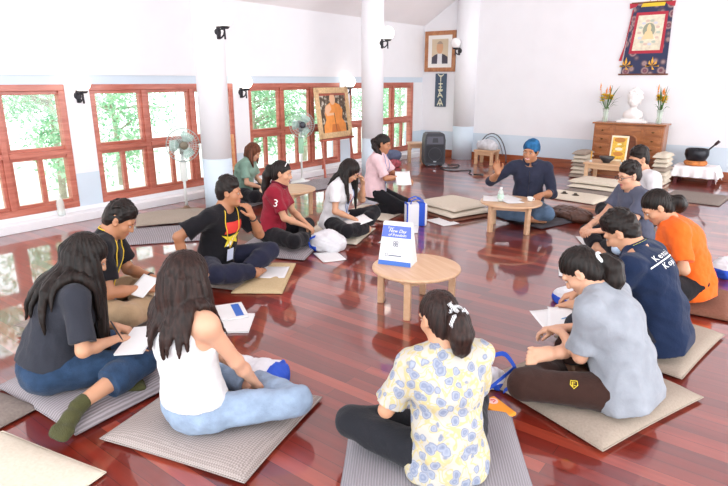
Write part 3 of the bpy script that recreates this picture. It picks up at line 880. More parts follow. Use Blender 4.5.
    info = dict(root=root, hl=hl, Rh=Rh, HC=HC, P=(P0, P1, P2, P3), X=X, Y=Y, d3=d3, d2=d2, tr=tr, S=S_, B=B, eL=eL, eR=eR, wL=wL, wR=wR, SL=SL, SR=SR, shirt=shirt_o, kL=kL, kR=kR, tail=tailp, hair=H, body=body)
    return info

def on_cloth(I, p, lift=0.003):
    """push a point of the person's own frame out to just above the shirt"""
    p = np.array(p, float)
    for _ in range(4):
        d, g = I['S'].sample(p); p = p + g * (lift - d) * 0.9
    return p

def decal(name, I, me_or_bm, M, m, parent, lift=0.003, target=None):
    """a print lying in local XY, laid with M (person frame) against the shirt along -Z of M"""
    me = target or I['shirt'].data
    nv = len(me.vertices); co = np.zeros(nv * 3, np.float32); me.vertices.foreach_get('co', co)
    bv = BVHTree.FromPolygons(co.reshape(-1, 3).tolist(), [tuple(p.vertices) for p in me.polygons])
    if isinstance(me_or_bm, bpy.types.Mesh):
        bm = bm_new(); bm.from_mesh(me_or_bm)
    else: bm = me_or_bm
    bmesh.ops.triangulate(bm, faces=bm.faces[:])
    for _ in range(5):
        long_ = [e for e in bm.edges if e.calc_length() > 0.016]
        if not long_: break
        bmesh.ops.subdivide_edges(bm, edges=long_, cuts=1); bmesh.ops.triangulate(bm, faces=bm.faces[:])
    nrm = M.to_3x3() @ Vector((0, 0, 1))
    for v in bm.verts:
        zz = v.co.z; p = M @ Vector((v.co.x, v.co.y, 0))
        hit = bv.ray_cast(p + nrm * 0.15, -nrm)
        q = hit[0] if hit[0] is not None else p
        v.co = q + nrm * (lift + max(zz, 0))
    me2 = bpy.data.meshes.new(name); bm.normal_update(); bm.to_mesh(me2); bm.free()
    me2.materials.append(m)
    o = bpy.data.objects.new(name, me2); COL.objects.link(o); o.parent = parent
    return o

def frame_m(origin, xdir, zdir):
    z = Vector(zdir).normalized(); x = Vector(xdir); x = (x - z * x.dot(z)).normalized(); y = z.cross(x)
    return Matrix(((x.x, y.x, z.x, origin[0]), (x.y, y.y, z.y, origin[1]), (x.z, y.z, z.z, origin[2]), (0, 0, 0, 1)))
# ---------------------------------------------------------------- the people
P = {}
def lanyard(I, width, drop, m, badge_m, bx=0.02, by=None):
    """cord round the neck down to a card on the belly"""
    hl, tr, P3, P1 = I['hl'], I['tr'], I['P'][3], I['P'][1]
    pts = []
    for i in range(9):
        a = rad(-90 + 180 * i / 8)
        pts.append(P3 + I['d3'] * 0.02 + tr @ V3(0, -0.0, 0) + tr @ V3(0.070 * math.sin(a), -0.070 * math.cos(a) - 0.005, 0.012))
    end = P3 + tr @ V3(bx, 0.14, -drop)
    lft = [pts[0] + (end - pts[0]) * t + tr @ V3(-width * math.sin(3.14 * t), 0.05, 0) for t in np.linspace(0.1, 1, 12)]
    rgt = [pts[-1] + (end - pts[-1]) * t + tr @ V3(width * math.sin(3.14 * t), 0.05, 0) for t in np.linspace(0.1, 1, 12)]
    path = [on_cloth(I, p, 0.005) for p in lft[::-1] + pts + rgt]
    bm = bm_new(); tube(bm, path, 0.0042, 6)
    o = obj('lanyard', bm, m, I['root'], True)
    e = on_cloth(I, end, 0.012); zd = tr @ V3(0, 1, 0.15)
    M = frame_m(e + np.array([0, 0, -0.06]), I['X'], zd)
    bm = bm_new(); box(bm, (0, 0, 0), (0.075, 0.105, 0.004), bev=0.0015)
    for v in bm.verts: v.co = M @ v.co
    b = obj('badge', bm, badge_m, o)
    bm = bm_new(); box(bm, (0, 0.025, 0.0026), (0.06, 0.03, 0.0012)); box(bm, (0, -0.01, 0.0026), (0.05, 0.012, 0.0012))
    for v in bm.verts: v.co = M @ v.co
    return o
def wristwatch(I, which, m):
    e, wv = I['e' + which], I['w' + which]; u = unit(wv - e); c = wv - u * 0.025
    a = unit(np.cross(u, V3(0, 0, 1))); b = np.cross(u, a)
    bm = bm_new(); tube(bm, [c + a * 0.029 * math.cos(t) + b * 0.029 * math.sin(t) for t in np.linspace(0, 6.283, 20, endpoint=False)], 0.007, 6, True)
    return obj('wristband', bm, m, I['root'], True)
yellow_cord = flat('yellow_cord', '#e8c53a', 0.7); green_card = flat('green_card', '#2c9a5a', 0.5); card_m = flat('pale_badge_card', '#cfd6ea', 0.4)
black_rubber = flat('black_rubber', '#151518', 0.5)

charcoal_tee = cloth('charcoal_cotton', '#33353d'); black_tee = cloth('black_cotton', '#1c1b1f'); white_tank = cloth('white_cotton', '#d9d9da')
jeans_blue = cloth('blue_denim', '#2c415c', 0.30, 140, 0.4); jeans_pale = cloth('pale_denim', '#90a3ba', 0.18, 140, 0.35)
khaki = cloth('khaki_twill', '#a98f70', 0.08); olive_sock = cloth('olive_knit', '#4a4a2e', 0.1, 160, 0.5)
navy_sweat = cloth('dark_navy_jersey', '#26283a'); maroon_polo = cloth('maroon_pique', '#8e2333', 0.06, 200, 0.4); black_pants = cloth('black_jersey', '#1d1c20')
white_tee = cloth('white_jersey', '#d9d8da'); pink_tee = cloth('pale_pink_cotton', '#dfbfc3'); sage = cloth('sage_green_cotton', '#86a595')
orange_tee = cloth('bright_orange_jersey', '#ee6a26', 0.05); grey_tee = cloth('heather_grey_jersey', '#92979f', 0.10, 120, 0.2)
navy_tee = cloth('navy_jersey', '#1d2a45'); slate_tee = cloth('slate_jersey', '#55596a'); brown_pants = cloth('dark_brown_jersey', '#3a2722'); ink_shirt = cloth('ink_blue_cotton', '#2e3142', 0.08)
cap_blue = flat('blue_cap_cloth', '#265a84', 0.85, noise=0.5, nscale=16, spec=0.2)

def floral_material():
    k = N('blue_yellow_floral_cotton'); k.b.inputs['Roughness'].default_value = 0.9; k.b.inputs['Specular IOR Level'].default_value = 0.1
    v = k.coord((1, 1, 1))
    ns = k.n('ShaderNodeTexNoise'); ns.inputs['Scale'].default_value = 22; k.l(v, ns.inputs['Vector'])
    wv = k.n('ShaderNodeVectorMath', operation='MULTIPLY_ADD'); k.l(ns.outputs['Color'], wv.inputs[0]); wv.inputs[1].default_value = (0.028, 0.028, 0.028); k.l(v, wv.inputs[2])
    vo = k.n('ShaderNodeTexVoronoi'); vo.inputs['Scale'].default_value = 19; k.l(wv.outputs[0], vo.inputs['Vector'])
    cream_c, blue_c, pale_b = lin('#bbb7ae'), lin('#7d869c'), lin('#9fa5b3')
    blot = k.ramp(vo.outputs['Distance'], [(0.0, pale_b), (0.20, blue_c), (0.34, pale_b), (0.40, blue_c), (0.47, cream_c), (1.0, cream_c)])
    n2 = k.n('ShaderNodeTexNoise'); n2.inputs['Scale'].default_value = 17; n2.inputs['Detail'].default_value = 1; n2.inputs['Distortion'].default_value = 1.2; k.l(v, n2.inputs['Vector'])
    band = k.ramp(n2.outputs['Fac'], [(0.44, (0, 0, 0, 1)), (0.48, (1, 1, 1, 1)), (0.54, (1, 1, 1, 1)), (0.58, (0, 0, 0, 1))])
    far = k.ramp(vo.outputs['Distance'], [(0.38, (0, 0, 0, 1)), (0.50, (0.85, 0.85, 0.85, 1))])
    mm = k.n('ShaderNodeMath', operation='MULTIPLY'); k.l(band, mm.inputs[0]); k.l(far, mm.inputs[1])
    k.l(k.mix(mm.outputs[0], blot, lin('#c2b27c')), k.b.inputs['Base Color'])
    return k.m

# nearest row, seen from behind
I = P['floral'] = person('woman in a blue and yellow floral blouse, ponytail tied with a striped ribbon', (-1.01, 1.90), -14, 0.05, 0.96, skin=SKIN_A,
    lean=(2, 8, 12), head=(-14, 24, 0), hair='tied', hair_m=HAIR_B, tail=((0.012, -0.105, 0.005), [(0.005, -0.035, -0.02, 0.045), (0.006, -0.02, -0.055, 0.052), (0.004, 0.0, -0.06, 0.038), (0, 0.005, -0.035, 0.012)], 0.03),
    shirt=floral_material(), sleeve=0.8, loose=0.018, hem=-0.02, pants=cloth('black_denim', '#25262b'), handL=(-0.16, 0.30, 0.20), handR=(0.06, 0.32, 0.20), kneeL=(-0.37, 0.30, 0.13), kneeR=(0.30, 0.36, 0.10),
    vox=0.006, seed=3, shirt_name='blouse', eyes=True)
hl = I['hl']
bm = bm_new()
c = hl(0.012, -0.115, 0.004)
tube(bm, [c + I['Rh'] @ V3(0.032 * math.cos(t), -0.01, 0.032 * math.sin(t)) for t in np.linspace(0, 6.283, 16, endpoint=False)], 0.008, 6, True)
for pts in (((0, -0.03, 0.0), (-0.03, -0.045, 0.022), (-0.05, -0.04, 0.05), (-0.034, -0.035, 0.054)), ((0, -0.03, 0), (-0.04, -0.04, -0.008), (-0.058, -0.035, -0.035), (-0.05, -0.03, -0.05)), ((0, -0.03, 0), (0.022, -0.04, 0.012), (0.03, -0.04, -0.008))):
    tube(bm, [c + I['Rh'] @ V3(*p) for p in pts], [0.006, 0.010, 0.009, 0.004][:len(pts)], 6)
kk = N('striped_ribbon'); ww = kk.n('ShaderNodeTexWave'); ww.inputs['Scale'].default_value = 60; kk.l(kk.coord(), ww.inputs['Vector'])
kk.l(kk.ramp(ww.outputs['Fac'], [(0.45, lin('#f2f2f2')), (0.55, lin('#3a3d48'))]), kk.b.inputs['Base Color'])
obj('hair_ribbon', bm, kk.m, I['root'], True)

I = P['grey'] = person('woman in a heather grey t-shirt and dark brown trousers with a white hair tie', (-0.53, 2.93), -44, 0.055, 1.05, skin=SKIN_B,
    lean=(14, 24, 30), head=(-16, 48, 0), hair='tied', hair_m=HAIR_K, tail=((0.0, -0.10, -0.01), [(0.01, -0.035, 0.005, 0.030), (0.01, -0.035, -0.03, 0.044), (0.0, -0.015, -0.06, 0.044), (0, 0.01, -0.06, 0.032), (0, 0.015, -0.045, 0.012)], 0.022),
    shirt=grey_tee, sleeve=0.86, loose=0.028, hem=-0.02, pants=brown_pants, pants_end=(0.8, 0.62), kneeL=(-0.33, 0.37, 0.10), kneeR=(0.30, 0.38, 0.10), ankR=(-0.13, 0.29, 0.235), footR=(-0.80, 0.42, 0.06), upR=(-0.55, -0.55, 0.6), ankL=(0.06, 0.36, 0.05),
    handL=(0.02, 0.37, 0.27), handR=(0.12, 0.44, 0.24), elbL=(-0.4, -0.5, -1.0), vox=0.0045, seed=5)
bm = bm_new(); c = I['hl'](0, -0.118, -0.014)
tube(bm, [c + I['Rh'] @ V3(0.030 * math.cos(t), 0.0, 0.030 * math.sin(t)) for t in np.linspace(0, 6.283, 18, endpoint=False)], 0.009, 8, True)
obj('hair_tie', bm, flat('white_hair_tie', '#eef0f4', 0.7), I['root'], True)
# small outlined shield on the thigh of the trousers
bm = bm_new(); sh = [(-0.015, 0.016), (0.015, 0.016), (0.017, -0.003), (0.0, -0.021), (-0.017, -0.003)]
tube(bm, [(x, y, 0) for x, y in sh], 0.0022, 5, True); tube(bm, [(-0.008, 0.010, 0), (-0.008, -0.010, 0)], 0.002, 5); tube(bm, [(-0.008, 0.010, 0), (0.007, 0.007, 0), (-0.006, 0.0, 0), (0.008, -0.005, 0), (-0.008, -0.010, 0)], 0.002, 5)
tr_o = [o for o in I['root'].children if o.name.startswith('trousers')][0]
decal('trouser_emblem', I, bm, frame_m((-0.24, 0.16, 0.15), (0.54, -0.84, 0.0), (-0.84, -0.54, 0.5)), flat('yellow_print', '#e6cf3c', 0.6), tr_o, 0.002, tr_o.data)

I = P['white'] = person('woman in a white tank top and pale blue jeans with loose dark brown hair', (-2.16, 1.47), 34, 0.055, 1.04, skin=SKIN_B,
    lean=(-6, -2, 2), side=(-3, -3, -2), head=(0, 16, 0), hair='long', hair_m=HAIR_B, long=[(-80, 80, 16, 0.36, 0.024), (70, 125, 6, 0.33, 0.018), (-125, -70, 6, 0.33, 0.018)],
    shirt=white_tank, tank=True, loose=0.008, hem=0.10, pants=jeans_pale, kneeR=(0.37, 0.29, 0.10), kneeL=(-0.32, 0.33, 0.10), handR=(0.13, 0.28, 0.10), handL=(-0.05, 0.30, 0.16), elbR=(0.7, -0.35, -0.3),
    vox=0.006, seed=11, shirt_name='tank_top')

I = P['left'] = person('woman in a charcoal t-shirt, blue jeans and olive socks with very long straight black hair', (-3.13, 1.19), 56, 0.055, 1.05, skin=SKIN_A,
    lean=(20, 22, 24), head=(4, 30, 0), hair='bangs', hair_m=HAIR_K, long=[(-70, 110, 20, 0.60, 0.024), (95, 135, 6, 0.54, 0.016), (-135, -95, 4, 0.40, 0.014)],
    shirt=charcoal_tee, sleeve=0.86, loose=0.022, hem=0.09, pants=jeans_blue, pants_end=(0.84, 0.56), kneeR=(0.20, 0.44, 0.11), ankR=(0.41, 0.08, 0.06), footR=(0.80, -0.60, -0.08), kneeL=(-0.30, 0.32, 0.10), ankL=(0.12, 0.36, 0.045), footL=(0.95, 0.05, -0.05),
    handR=(0.14, 0.34, 0.24), handL=(-0.04, 0.36, 0.24), socks=olive_sock, vox=0.006, seed=21)

I = P['khaki'] = person('man in a black t-shirt and khaki trousers with a yellow lanyard, head bowed', (-3.80, 1.78), 78, 0.10, 1.03, False, skin=SKIN_C,
    lean=(14, 22, 28), head=(4, 34, 0), hair='short', shirt=black_tee, sleeve=0.72, loose=0.022, hem=-0.0, pants=khaki, handR=(0.08, 0.38, 0.20), handL=(-0.07, 0.42, 0.22), seed=31, vox=0.0065,
    kneeR=(0.33, 0.32, 0.11))
lanyard(I, 0.035, 0.36, yellow_cord, card_m); wristwatch(I, 'L', black_rubber)

I = P['print'] = person('man in a black t-shirt with red, yellow and white print, chin resting on his hand', (-3.99, 3.04), 118, 0.055, 1.03, False, skin=SKIN_C,
    lean=(14, 16, 18), head=(-30, 6, 0), hair='short', shirt=black_tee, sleeve=0.75, loose=0.022, hem=-0.02, pants=navy_sweat, handR=(0.30, -0.06, 0.14), elbR=(0.9, -0.7, 0.2), handL=(-0.11, 0.33, 0.50), elbL=(-0.5, 0.2, -0.9), fingL=(0.35, -0.15, 1), palmL=(0.4, -1, 0.2),
    seed=41, kneeL=(-0.32, 0.34, 0.15), kneeR=(0.34, 0.30, 0.12))
tr = I['tr']; o2 = I['P'][2]
def chest_print(name, poly, m, parent):
    bm = bm_new(); bm.faces.new([bm.verts.new((x, y, 0)) for x, y in poly])
    return decal(name, I, bm, frame_m(o2 + tr @ V3(0, 0.12, 0.03), -I['X'], tr @ V3(0, 1, 0.1)), m, parent)
sh = I['shirt']
chest_print('red_print', [(-0.095, -0.045), (0.10, -0.035), (0.105, 0.05), (-0.08, 0.055)], flat('red_print_ink', '#d8372f', 0.7), sh)
chest_print('yellow_print', [(-0.11, -0.06), (-0.04, -0.075), (0.03, -0.055), (0.09, -0.06), (0.05, -0.10), (0.07, -0.15), (0.0, -0.12), (-0.07, -0.17), (-0.05, -0.11)], flat('yellow_print_ink', '#ecd93a', 0.7), sh)
chest_print('white_print', [(0.02, -0.062), (0.05, -0.075), (-0.02, -0.16), (-0.055, -0.165)], flat('white_print_ink', '#f0f0ee', 0.7), sh)
lanyard(I, 0.03, 0.30, yellow_cord, card_m, 0.03); wristwatch(I, 'L', black_rubber)

I = P['maroon'] = person('woman in a maroon polo shirt with a white 3 on its sleeve', (-4.31, 4.02), 96, 0.055, 1.02, skin=SKIN_A,
    lean=(10, 10, 10), head=(0, 12, 0), hair='tied', hair_m=HAIR_K, tail=((0.0, -0.098, 0.03), [(0, -0.035, -0.01, 0.036), (0, -0.03, -0.07, 0.042), (0, -0.02, -0.12, 0.040), (0, 0.0, -0.12, 0.030), (0, 0.01, -0.10, 0.012)], 0.026),
    shirt=maroon_polo, sleeve=0.72, loose=0.008, hem=0.03, collar=cloth('dark_maroon_knit', '#5f1725'), pants=black_pants, handR=(0.05, 0.36, 0.19), handL=(-0.06, 0.36, 0.18), seed=51, shirt_name='polo_shirt')
M = frame_m(I['SR'] + (I['eR'] - I['SR']) * 0.40 + unit(V3(1, -0.1, 0.2)) * 0.08, unit(V3(0.1, 1, -0.2)), V3(1, -0.15, 0.25))
decal('sleeve_number', I, text_mesh('3', 0.105, spacing=1), M, flat('white_print_ink', '#f0f0ee', 0.7), I['shirt'], 0.002)
bm = bm_new(); tube(bm, [I['hl'](0.091 * math.sin(t), 0.03 + 0.02 * math.cos(t), 0.036 + 0.105 * math.cos(t)) for t in np.linspace(-1.1, 1.1, 13)], 0.005, 6)
obj('hair_band', bm, flat('pale_hair_band', '#d9d4d6', 0.4), I['root'], True)

I = P['wt'] = person('woman in a white t-shirt with long loose black hair, hand at her temple', (-4.10, 4.78), 112, 0.055, 1.0, skin=SKIN_A,
    lean=(10, 14, 18), head=(-8, 40, 0), hair='long', hair_m=HAIR_K, long=[(-95, 72, 15, 0.36, 0.022), (72, 92, 3, 0.40, 0.015), (-128, -88, 6, 0.42, 0.018)],
    shirt=white_tee, sleeve=0.62, loose=0.018, hem=0.0, pants=black_pants, handR=(0.10, 0.30, 0.18), handL=(-0.12, 0.31, 0.53), elbL=(-0.4, 0.3, -0.9), fingL=(0.30, -0.10, 1), palmL=(0.9, -0.5, 0), kneeL=(-0.34, 0.36, 0.17), seed=61)
bm = bm_new()
for i, (x, y, ww_, hh) in enumerate(((-0.06, 0.02, 0.03, 0.07), (-0.01, 0.03, 0.04, 0.08), (0.045, 0.015, 0.03, 0.06))):
    bm.faces.new([bm.verts.new(p) for p in ((x - ww_ / 2, y - hh / 2, 0), (x + ww_ / 2, y - hh / 2, 0), (x + ww_ / 2 * .6, y + hh / 2, 0), (x - ww_ / 2 * .8, y + hh / 2, 0))])
decal('chest_print', I, bm, frame_m(I['P'][2] + I['tr'] @ V3(0, 0.13, -0.02), -I['X'], I['tr'] @ V3(0, 1, 0)), flat('faded_red_print', '#c9776f', 0.8), I['shirt'])
lanyard(I, 0.03, 0.32, flat('blue_cord', '#7e8fc0', 0.7), card_m)

I = P['pink'] = person('woman kneeling in a pale pink top and black trousers, holding a sheet of paper', (-4.38, 5.92), 100, 0.20, 1.0, skin=SKIN_C,
    lean=(6, 8, 10), head=(4, 16, 0), hair='tied', hair_m=HAIR_K, tail=((0.02, -0.10, 0.03), [(0.05, -0.03, -0.02, 0.030), (0.055, 0.03, -0.07, 0.036), (0.015, 0.06, -0.08, 0.032), (0.0, 0.03, -0.07, 0.010)], 0.024),
    shirt=pink_tee, sleeve=0.9, loose=0.02, hem=0.0, pants=black_pants, kneeL=(-0.13, 0.40, -0.075), kneeR=(0.13, 0.40, -0.075), ankL=(-0.10, 0.02, -0.12), ankR=(0.11, 0.02, -0.12), footL=(0.1, -1, 0.05), footR=(-0.1, -1, 0.05),
    handR=(0.04, 0.37, 0.30), handL=(-0.05, 0.42, 0.28), seed=71, shirt_name='top')
lanyard(I, 0.03, 0.36, flat('blue_cord', '#7e8fc0', 0.7), card_m)
I = P['teal'] = person('woman in a sage green t-shirt with shoulder-length reddish hair behind a round table', (-6.32, 5.33), 98, 0.06, 0.98, skin=SKIN_B,
    lean=(14, 18, 22), head=(4, 30, 0), hair='long', hair_m=HAIR_R, long=[(-110, 110, 18, 0.17, 0.024)], shirt=sage, sleeve=0.75, loose=0.03, hem=-0.01, pants=black_pants, handR=(0.06, 0.34, 0.18), handL=(-0.06, 0.36, 0.18), seed=81, vox=0.0075)

I = P['speaker'] = person('smiling man in a blue cap and dark ink blue shirt speaking with one hand raised', (-2.68, 6.90), -164, 0.05, 1.12, False, skin=SKIN_C,
    lean=(4, 6, 8), head=(20, 8, -4), hair='short', cap=cap_blue, shirt=ink_shirt, sleeve=1.35, loose=0.014, hem=-0.01, collar=True, pants=cloth('mid_denim', '#5d7590', 0.2, 140, 0.3), kneeL=(-0.22, 0.37, 0.10), handR=(0.33, 0.28, 0.50), elbR=(0.9, -0.1, -0.7), fingR=(0.25, 0.15, 1), palmR=(-0.3, 1, 0.1), curl=(0.5, 0.3),
    handL=(-0.14, 0.33, 0.30), elbL=(-0.5, -0.4, -0.8), seed=91, vox=0.0065, shirt_name='buttoned_shirt')
bm = bm_new(); pk = [on_cloth(I, I['P'][3] + I['tr'] @ V3(0.0, 0.12, -z), 0.002) for z in np.linspace(0.06, 0.42, 14)]
tube(bm, pk, 0.004, 5)
for q in pk[1::3]: ball(bm, q, 0.008, 8)
obj('button_placket', bm, flat('dark_placket', '#232534', 0.6), I['root'], True)
bm = bm_new(); tube(bm, [I['hl'](0.026 * math.sin(t), 0.0935 - 0.004 * abs(math.sin(t)), -0.0625 - 0.004 * math.cos(t)) for t in np.linspace(-1.1, 1.1, 9)], 0.0035, 6)
obj('teeth', bm, flat('teeth', '#f4f0ea', 0.3), I['root'], True)

I = P['hidden'] = person('man in a white t-shirt with dark hair sitting just beyond the man in glasses', (-1.34, 7.20), -96, 0.055, 1.10, False, skin=SKIN_A,
    lean=(10, 14, 16), head=(0, 16, 0), hair='short', shirt=white_tee, sleeve=0.7, loose=0.02, hem=0.0, pants=black_pants, seed=95, vox=0.0075)
I = P['glasses'] = person('man in glasses and a slate grey t-shirt looking down at a notebook', (-1.18, 6.02), -96, 0.055, 1.06, False, skin=SKIN_B,
    lean=(10, 12, 14), head=(0, 14, 0), hair='short', shirt=slate_tee, sleeve=0.62, loose=0.016, hem=0.0, pants=cloth('black_twill', '#23232a'), handL=(-0.14, 0.46, 0.24), handR=(0.06, 0.45, 0.24), fingL=(0.3, 1, -0.1), seed=97)
bm = bm_new()
for sx in (-1, 1):
    tube(bm, [I['hl'](sx * 0.033 + 0.022 * math.cos(t), 0.106, 0.0 + 0.016 * math.sin(t)) for t in np.linspace(0, 6.283, 16, endpoint=False)], 0.0022, 6, True)
    tube(bm, [I['hl'](sx * 0.055, 0.104, 0.004), I['hl'](sx * 0.075, 0.06, 0.006), I['hl'](sx * 0.082, 0.0, 0.005)], 0.0022, 6)
tube(bm, [I['hl'](-0.011, 0.106, 0.003), I['hl'](0, 0.110, 0.006), I['hl'](0.011, 0.106, 0.003)], 0.0022, 6)
obj('glasses', bm, flat('thin_dark_metal', '#5a5458', 0.3, 0.8), I['root'], True)

I = P['orange'] = person('woman in a bright orange t-shirt with her black hair in a low bun', (-0.54, 4.92), -74, 0.055, 1.09, skin=SKIN_A,
    lean=(15, 24, 32), head=(-6, 42, 0), hair='tied', hair_m=HAIR_K, tail=((0.0, -0.10, -0.02), [(0, -0.045, -0.012, 0.046), (0.012, -0.02, -0.03, 0.048), (0.0, -0.005, -0.03, 0.02)], 0.028), shirt=orange_tee, sleeve=0.8, loose=0.026, hem=-0.03, pants=black_pants, seed=101)
I = P['navy'] = person('man in a navy t-shirt with white lettering on the back, blue mask under his chin', (-0.52, 3.76), -48, 0.055, 1.10, False, skin=SKIN_A,
    lean=(14, 24, 32), head=(-4, 40, 0), hair='short', shirt=navy_tee, sleeve=0.78, loose=0.03, hem=-0.03, pants=cloth('charcoal_twill', '#2b2c33'), handL=(-0.12, 0.50, 0.18), handR=(0.06, 0.52, 0.2), seed=111, collar=navy_tee, kneeL=(-0.34, 0.34, 0.16))
# white lettering over a rule on the back of the t-shirt
tr = I['tr']; cpos = I['P'][2] + tr @ V3(-0.02, -0.2, 0.085); M0 = frame_m(cpos, I['X'], tr @ V3(0, -1, 0.25))
wi = flat('white_print_ink', '#f0f0ee', 0.7)
M0 = frame_m(cpos, -(-I['X']), tr @ V3(0, -1, 0.25))
for nm, txt, dy in (('back_lettering', 'Kensai', 0.034), ('back_lettering', 'Kopii', -0.036)):
    me = text_mesh(txt, 0.050, spacing=1.35)
    decal(nm, I, me, M0 @ Matrix.Translation((0, dy * 0.85, 0)), wi, I['shirt'], 0.003)
bm = bm_new(); bmesh.ops.create_grid(bm, x_segments=12, y_segments=1, size=1)
for v in bm.verts: v.co = Vector((v.co.x * 0.135, v.co.y * 0.004, 0))
decal('back_rule', I, bm, M0, wi, I['shirt'], 0.003)
# yellow stripe on the collar
bm = bm_new(); c = I['P'][3] + I['d3'] * 0.026
tube(bm, [c + tr @ V3(0.082 * math.cos(a), 0.080 * math.sin(a) + 0.012, 0.012) for a in [rad(205 + 130 * i / 12) for i in range(13)]], 0.004, 6)
obj('collar_stripe', bm, flat('lime_stripe', '#c9cf4a', 0.7), I['root'], True)
Mk = Field(I['HC'] - 0.16, I['HC'] + 0.16, 0.005); Mk.ell(I['hl'](0, 0.045, -0.075), (0.060, 0.062, 0.046), I['Rh'], 0.01); Mk.ell(I['hl'](0, 0.0, -0.03), (0.2, 0.055, 0.2), I['Rh'], 0.005, 's')
fobj('face_mask', Mk, flat('pale_blue_mask', '#b9cfe6', 0.8), I['root'])
# ---------------------------------------------------------------- cushions and mats
rib_grey = weave('ribbed_grey_cushion_cloth', '#857e80', '#a39ca0', 'rib', 16, strength=0.4)
basket_taupe = weave('woven_taupe_cushion_cloth', '#8f8480', '#aaa09b', 'basket', 110, strength=0.5)
rib_floral = weave('fine_ribbed_grey_cushion_cloth', '#8a868b', '#9b979c', 'rib', 26, strength=0.3)
taupe = weave('plain_taupe_cushion_cloth', '#94877b', '#a79a8c', 'slub', 90, strength=0.2)
grey_brown = weave('grey_brown_mat_cloth', '#7b706a', '#93877f', 'slub', 60, strength=0.25)
cream = weave('cream_mat_cloth', '#cbc0ad', '#d9cfbf', 'slub', 60, strength=0.2)
tan_cloth = weave('tan_mat_cloth', '#bfa982', '#cdb894', 'slub', 70, strength=0.25)
brown_cloth = weave('brown_mat_cloth', '#6f4a3a', '#84594a', 'slub', 60, strength=0.2)

def cushion(label, c, size, rotdeg, h, m, z=0.0, group='cushions and mats on the floor', dent=0.0, puff=0.5, name='floor_cushion', piping=True, seed=0, cat='cushion', tilt=None):
    t = thing(name, label, cat, (c[0], c[1], z), rad(rotdeg), group)
    if tilt: t.rotation_euler = (rad(tilt[0]), rad(tilt[1]), rad(rotdeg))
    n = 30; rg = random.Random(seed); ph = [rg.uniform(0, 6) for _ in range(6)]
    bm = bm_new(); top = []; bot = []
    for i in range(n + 1):
        a = []; b = []
        for j in range(n + 1):
            u = i / n * 2 - 1; v = j / n * 2 - 1
            ex = 1 - 0.035 * (1 - v * v) * puff; ey = 1 - 0.035 * (1 - u * u) * puff
            x = u * size[0] / 2 * ex; y = v * size[1] / 2 * ey
            e = (max(0, 1 - abs(u) ** (3 + 4 * (1 - puff))) * max(0, 1 - abs(v) ** (3 + 4 * (1 - puff)))) ** 0.55
            wob = 0.05 * (math.sin(5 * u + ph[0] + 3 * v) + math.sin(6 * v + ph[1] - 2 * u)) * (0.6 + 0.4 * e)
            dd = 1 - dent * math.exp(-((u * 1.3) ** 2 + (v * 1.3) ** 2))
            zt = h * (0.30 + 0.70 * e * dd + wob * e)
            a.append(bm.verts.new((x, y, max(zt, h * 0.28))))
            b.append(bm.verts.new((x * (1 - 0.02 * 0), y, h * 0.22 * (1 - e) + 0.001)))
        top.append(a); bot.append(b)
    for i in range(n):
        for j in range(n):
            bm.faces.new((top[i][j], top[i + 1][j], top[i + 1][j + 1], top[i][j + 1])); bm.faces.new((bot[i][j], bot[i][j + 1], bot[i + 1][j + 1], bot[i + 1][j]))
    per = [(i, 0) for i in range(n)] + [(n, j) for j in range(n)] + [(i, n) for i in range(n, 0, -1)] + [(0, j) for j in range(n, 0, -1)]
    for q in range(len(per)):
        (a0, a1), (b0, b1) = per[q], per[(q + 1) % len(per)]
        bm.faces.new((top[a0][a1], top[b0][b1], bot[b0][b1], bot[a0][a1]))
    ring = [(top[i][j].co + bot[i][j].co) / 2 for i, j in per]
    obj('cover', bm, m, t, True)
    if piping:
        bm = bm_new(); tube(bm, ring, min(0.0045, h * 0.12), 6, True); obj('piping', bm, m, t, True)
    return t
SEAT = 'sitting cushions in the circle'
cushion('ribbed grey cushion under the woman in olive socks', (-3.04, 1.42), (0.82, 0.74), 3, 0.075, rib_grey, group=SEAT, dent=0.35, seed=1)
cushion('woven taupe cushion under the woman in the white tank top', (-2.185, 1.60), (0.83, 0.75), 15, 0.07, basket_taupe, group=SEAT, dent=0.35, seed=2)
cushion('fine ribbed grey cushion under the woman in the floral blouse', (-1.11, 1.98), (0.83, 0.84), 33.5, 0.075, rib_floral, group=SEAT, dent=0.2, seed=3)
cushion('plain taupe cushion under the woman in the heather grey t-shirt', (-0.745, 3.07), (0.81, 0.88), -20, 0.08, taupe, group=SEAT, dent=0.35, seed=4)
cushion('plain taupe cushion under the man in the navy t-shirt', (-0.68, 3.98), (0.80, 0.86), -8, 0.08, taupe, group=SEAT, dent=0.35, seed=5)
cushion('grey brown cushion under the man in khaki trousers, upper of two', (-3.84, 1.86), (0.78, 0.74), 12, 0.055, grey_brown, z=0.05, group=SEAT, dent=0.1, seed=6)
cushion('grey brown cushion lying flat beneath the upper one of the man in khaki trousers', (-3.72, 1.86), (0.86, 0.80), 8, 0.05, grey_brown, group=SEAT, seed=7, puff=0.2)
cushion('pale grey cushion under the man with the colourful shirt print', (-4.02, 3.12), (0.74, 0.74), 20, 0.055, grey_brown, group=SEAT, dent=0.1, seed=8)
cushion('pale grey cushion under the woman in the maroon polo shirt', (-4.22, 4.04), (0.80, 0.80), 25, 0.055, rib_grey, group=SEAT, dent=0.1, seed=9)
cushion('cream cushion under the woman in the white t-shirt', (-4.08, 4.80), (0.72, 0.72), 20, 0.055, cream, group=SEAT, dent=0.1, seed=10)
cushion('cream cushion under the kneeling woman in pink', (-4.38, 5.92), (0.70, 0.70), 10, 0.06, cream, group=SEAT, dent=0.1, seed=11)
cushion('dark grey cushion under the woman in the orange t-shirt', (-0.58, 4.98), (0.66, 0.70), 5, 0.055, brown_cloth, group=SEAT, dent=0.1, seed=12)
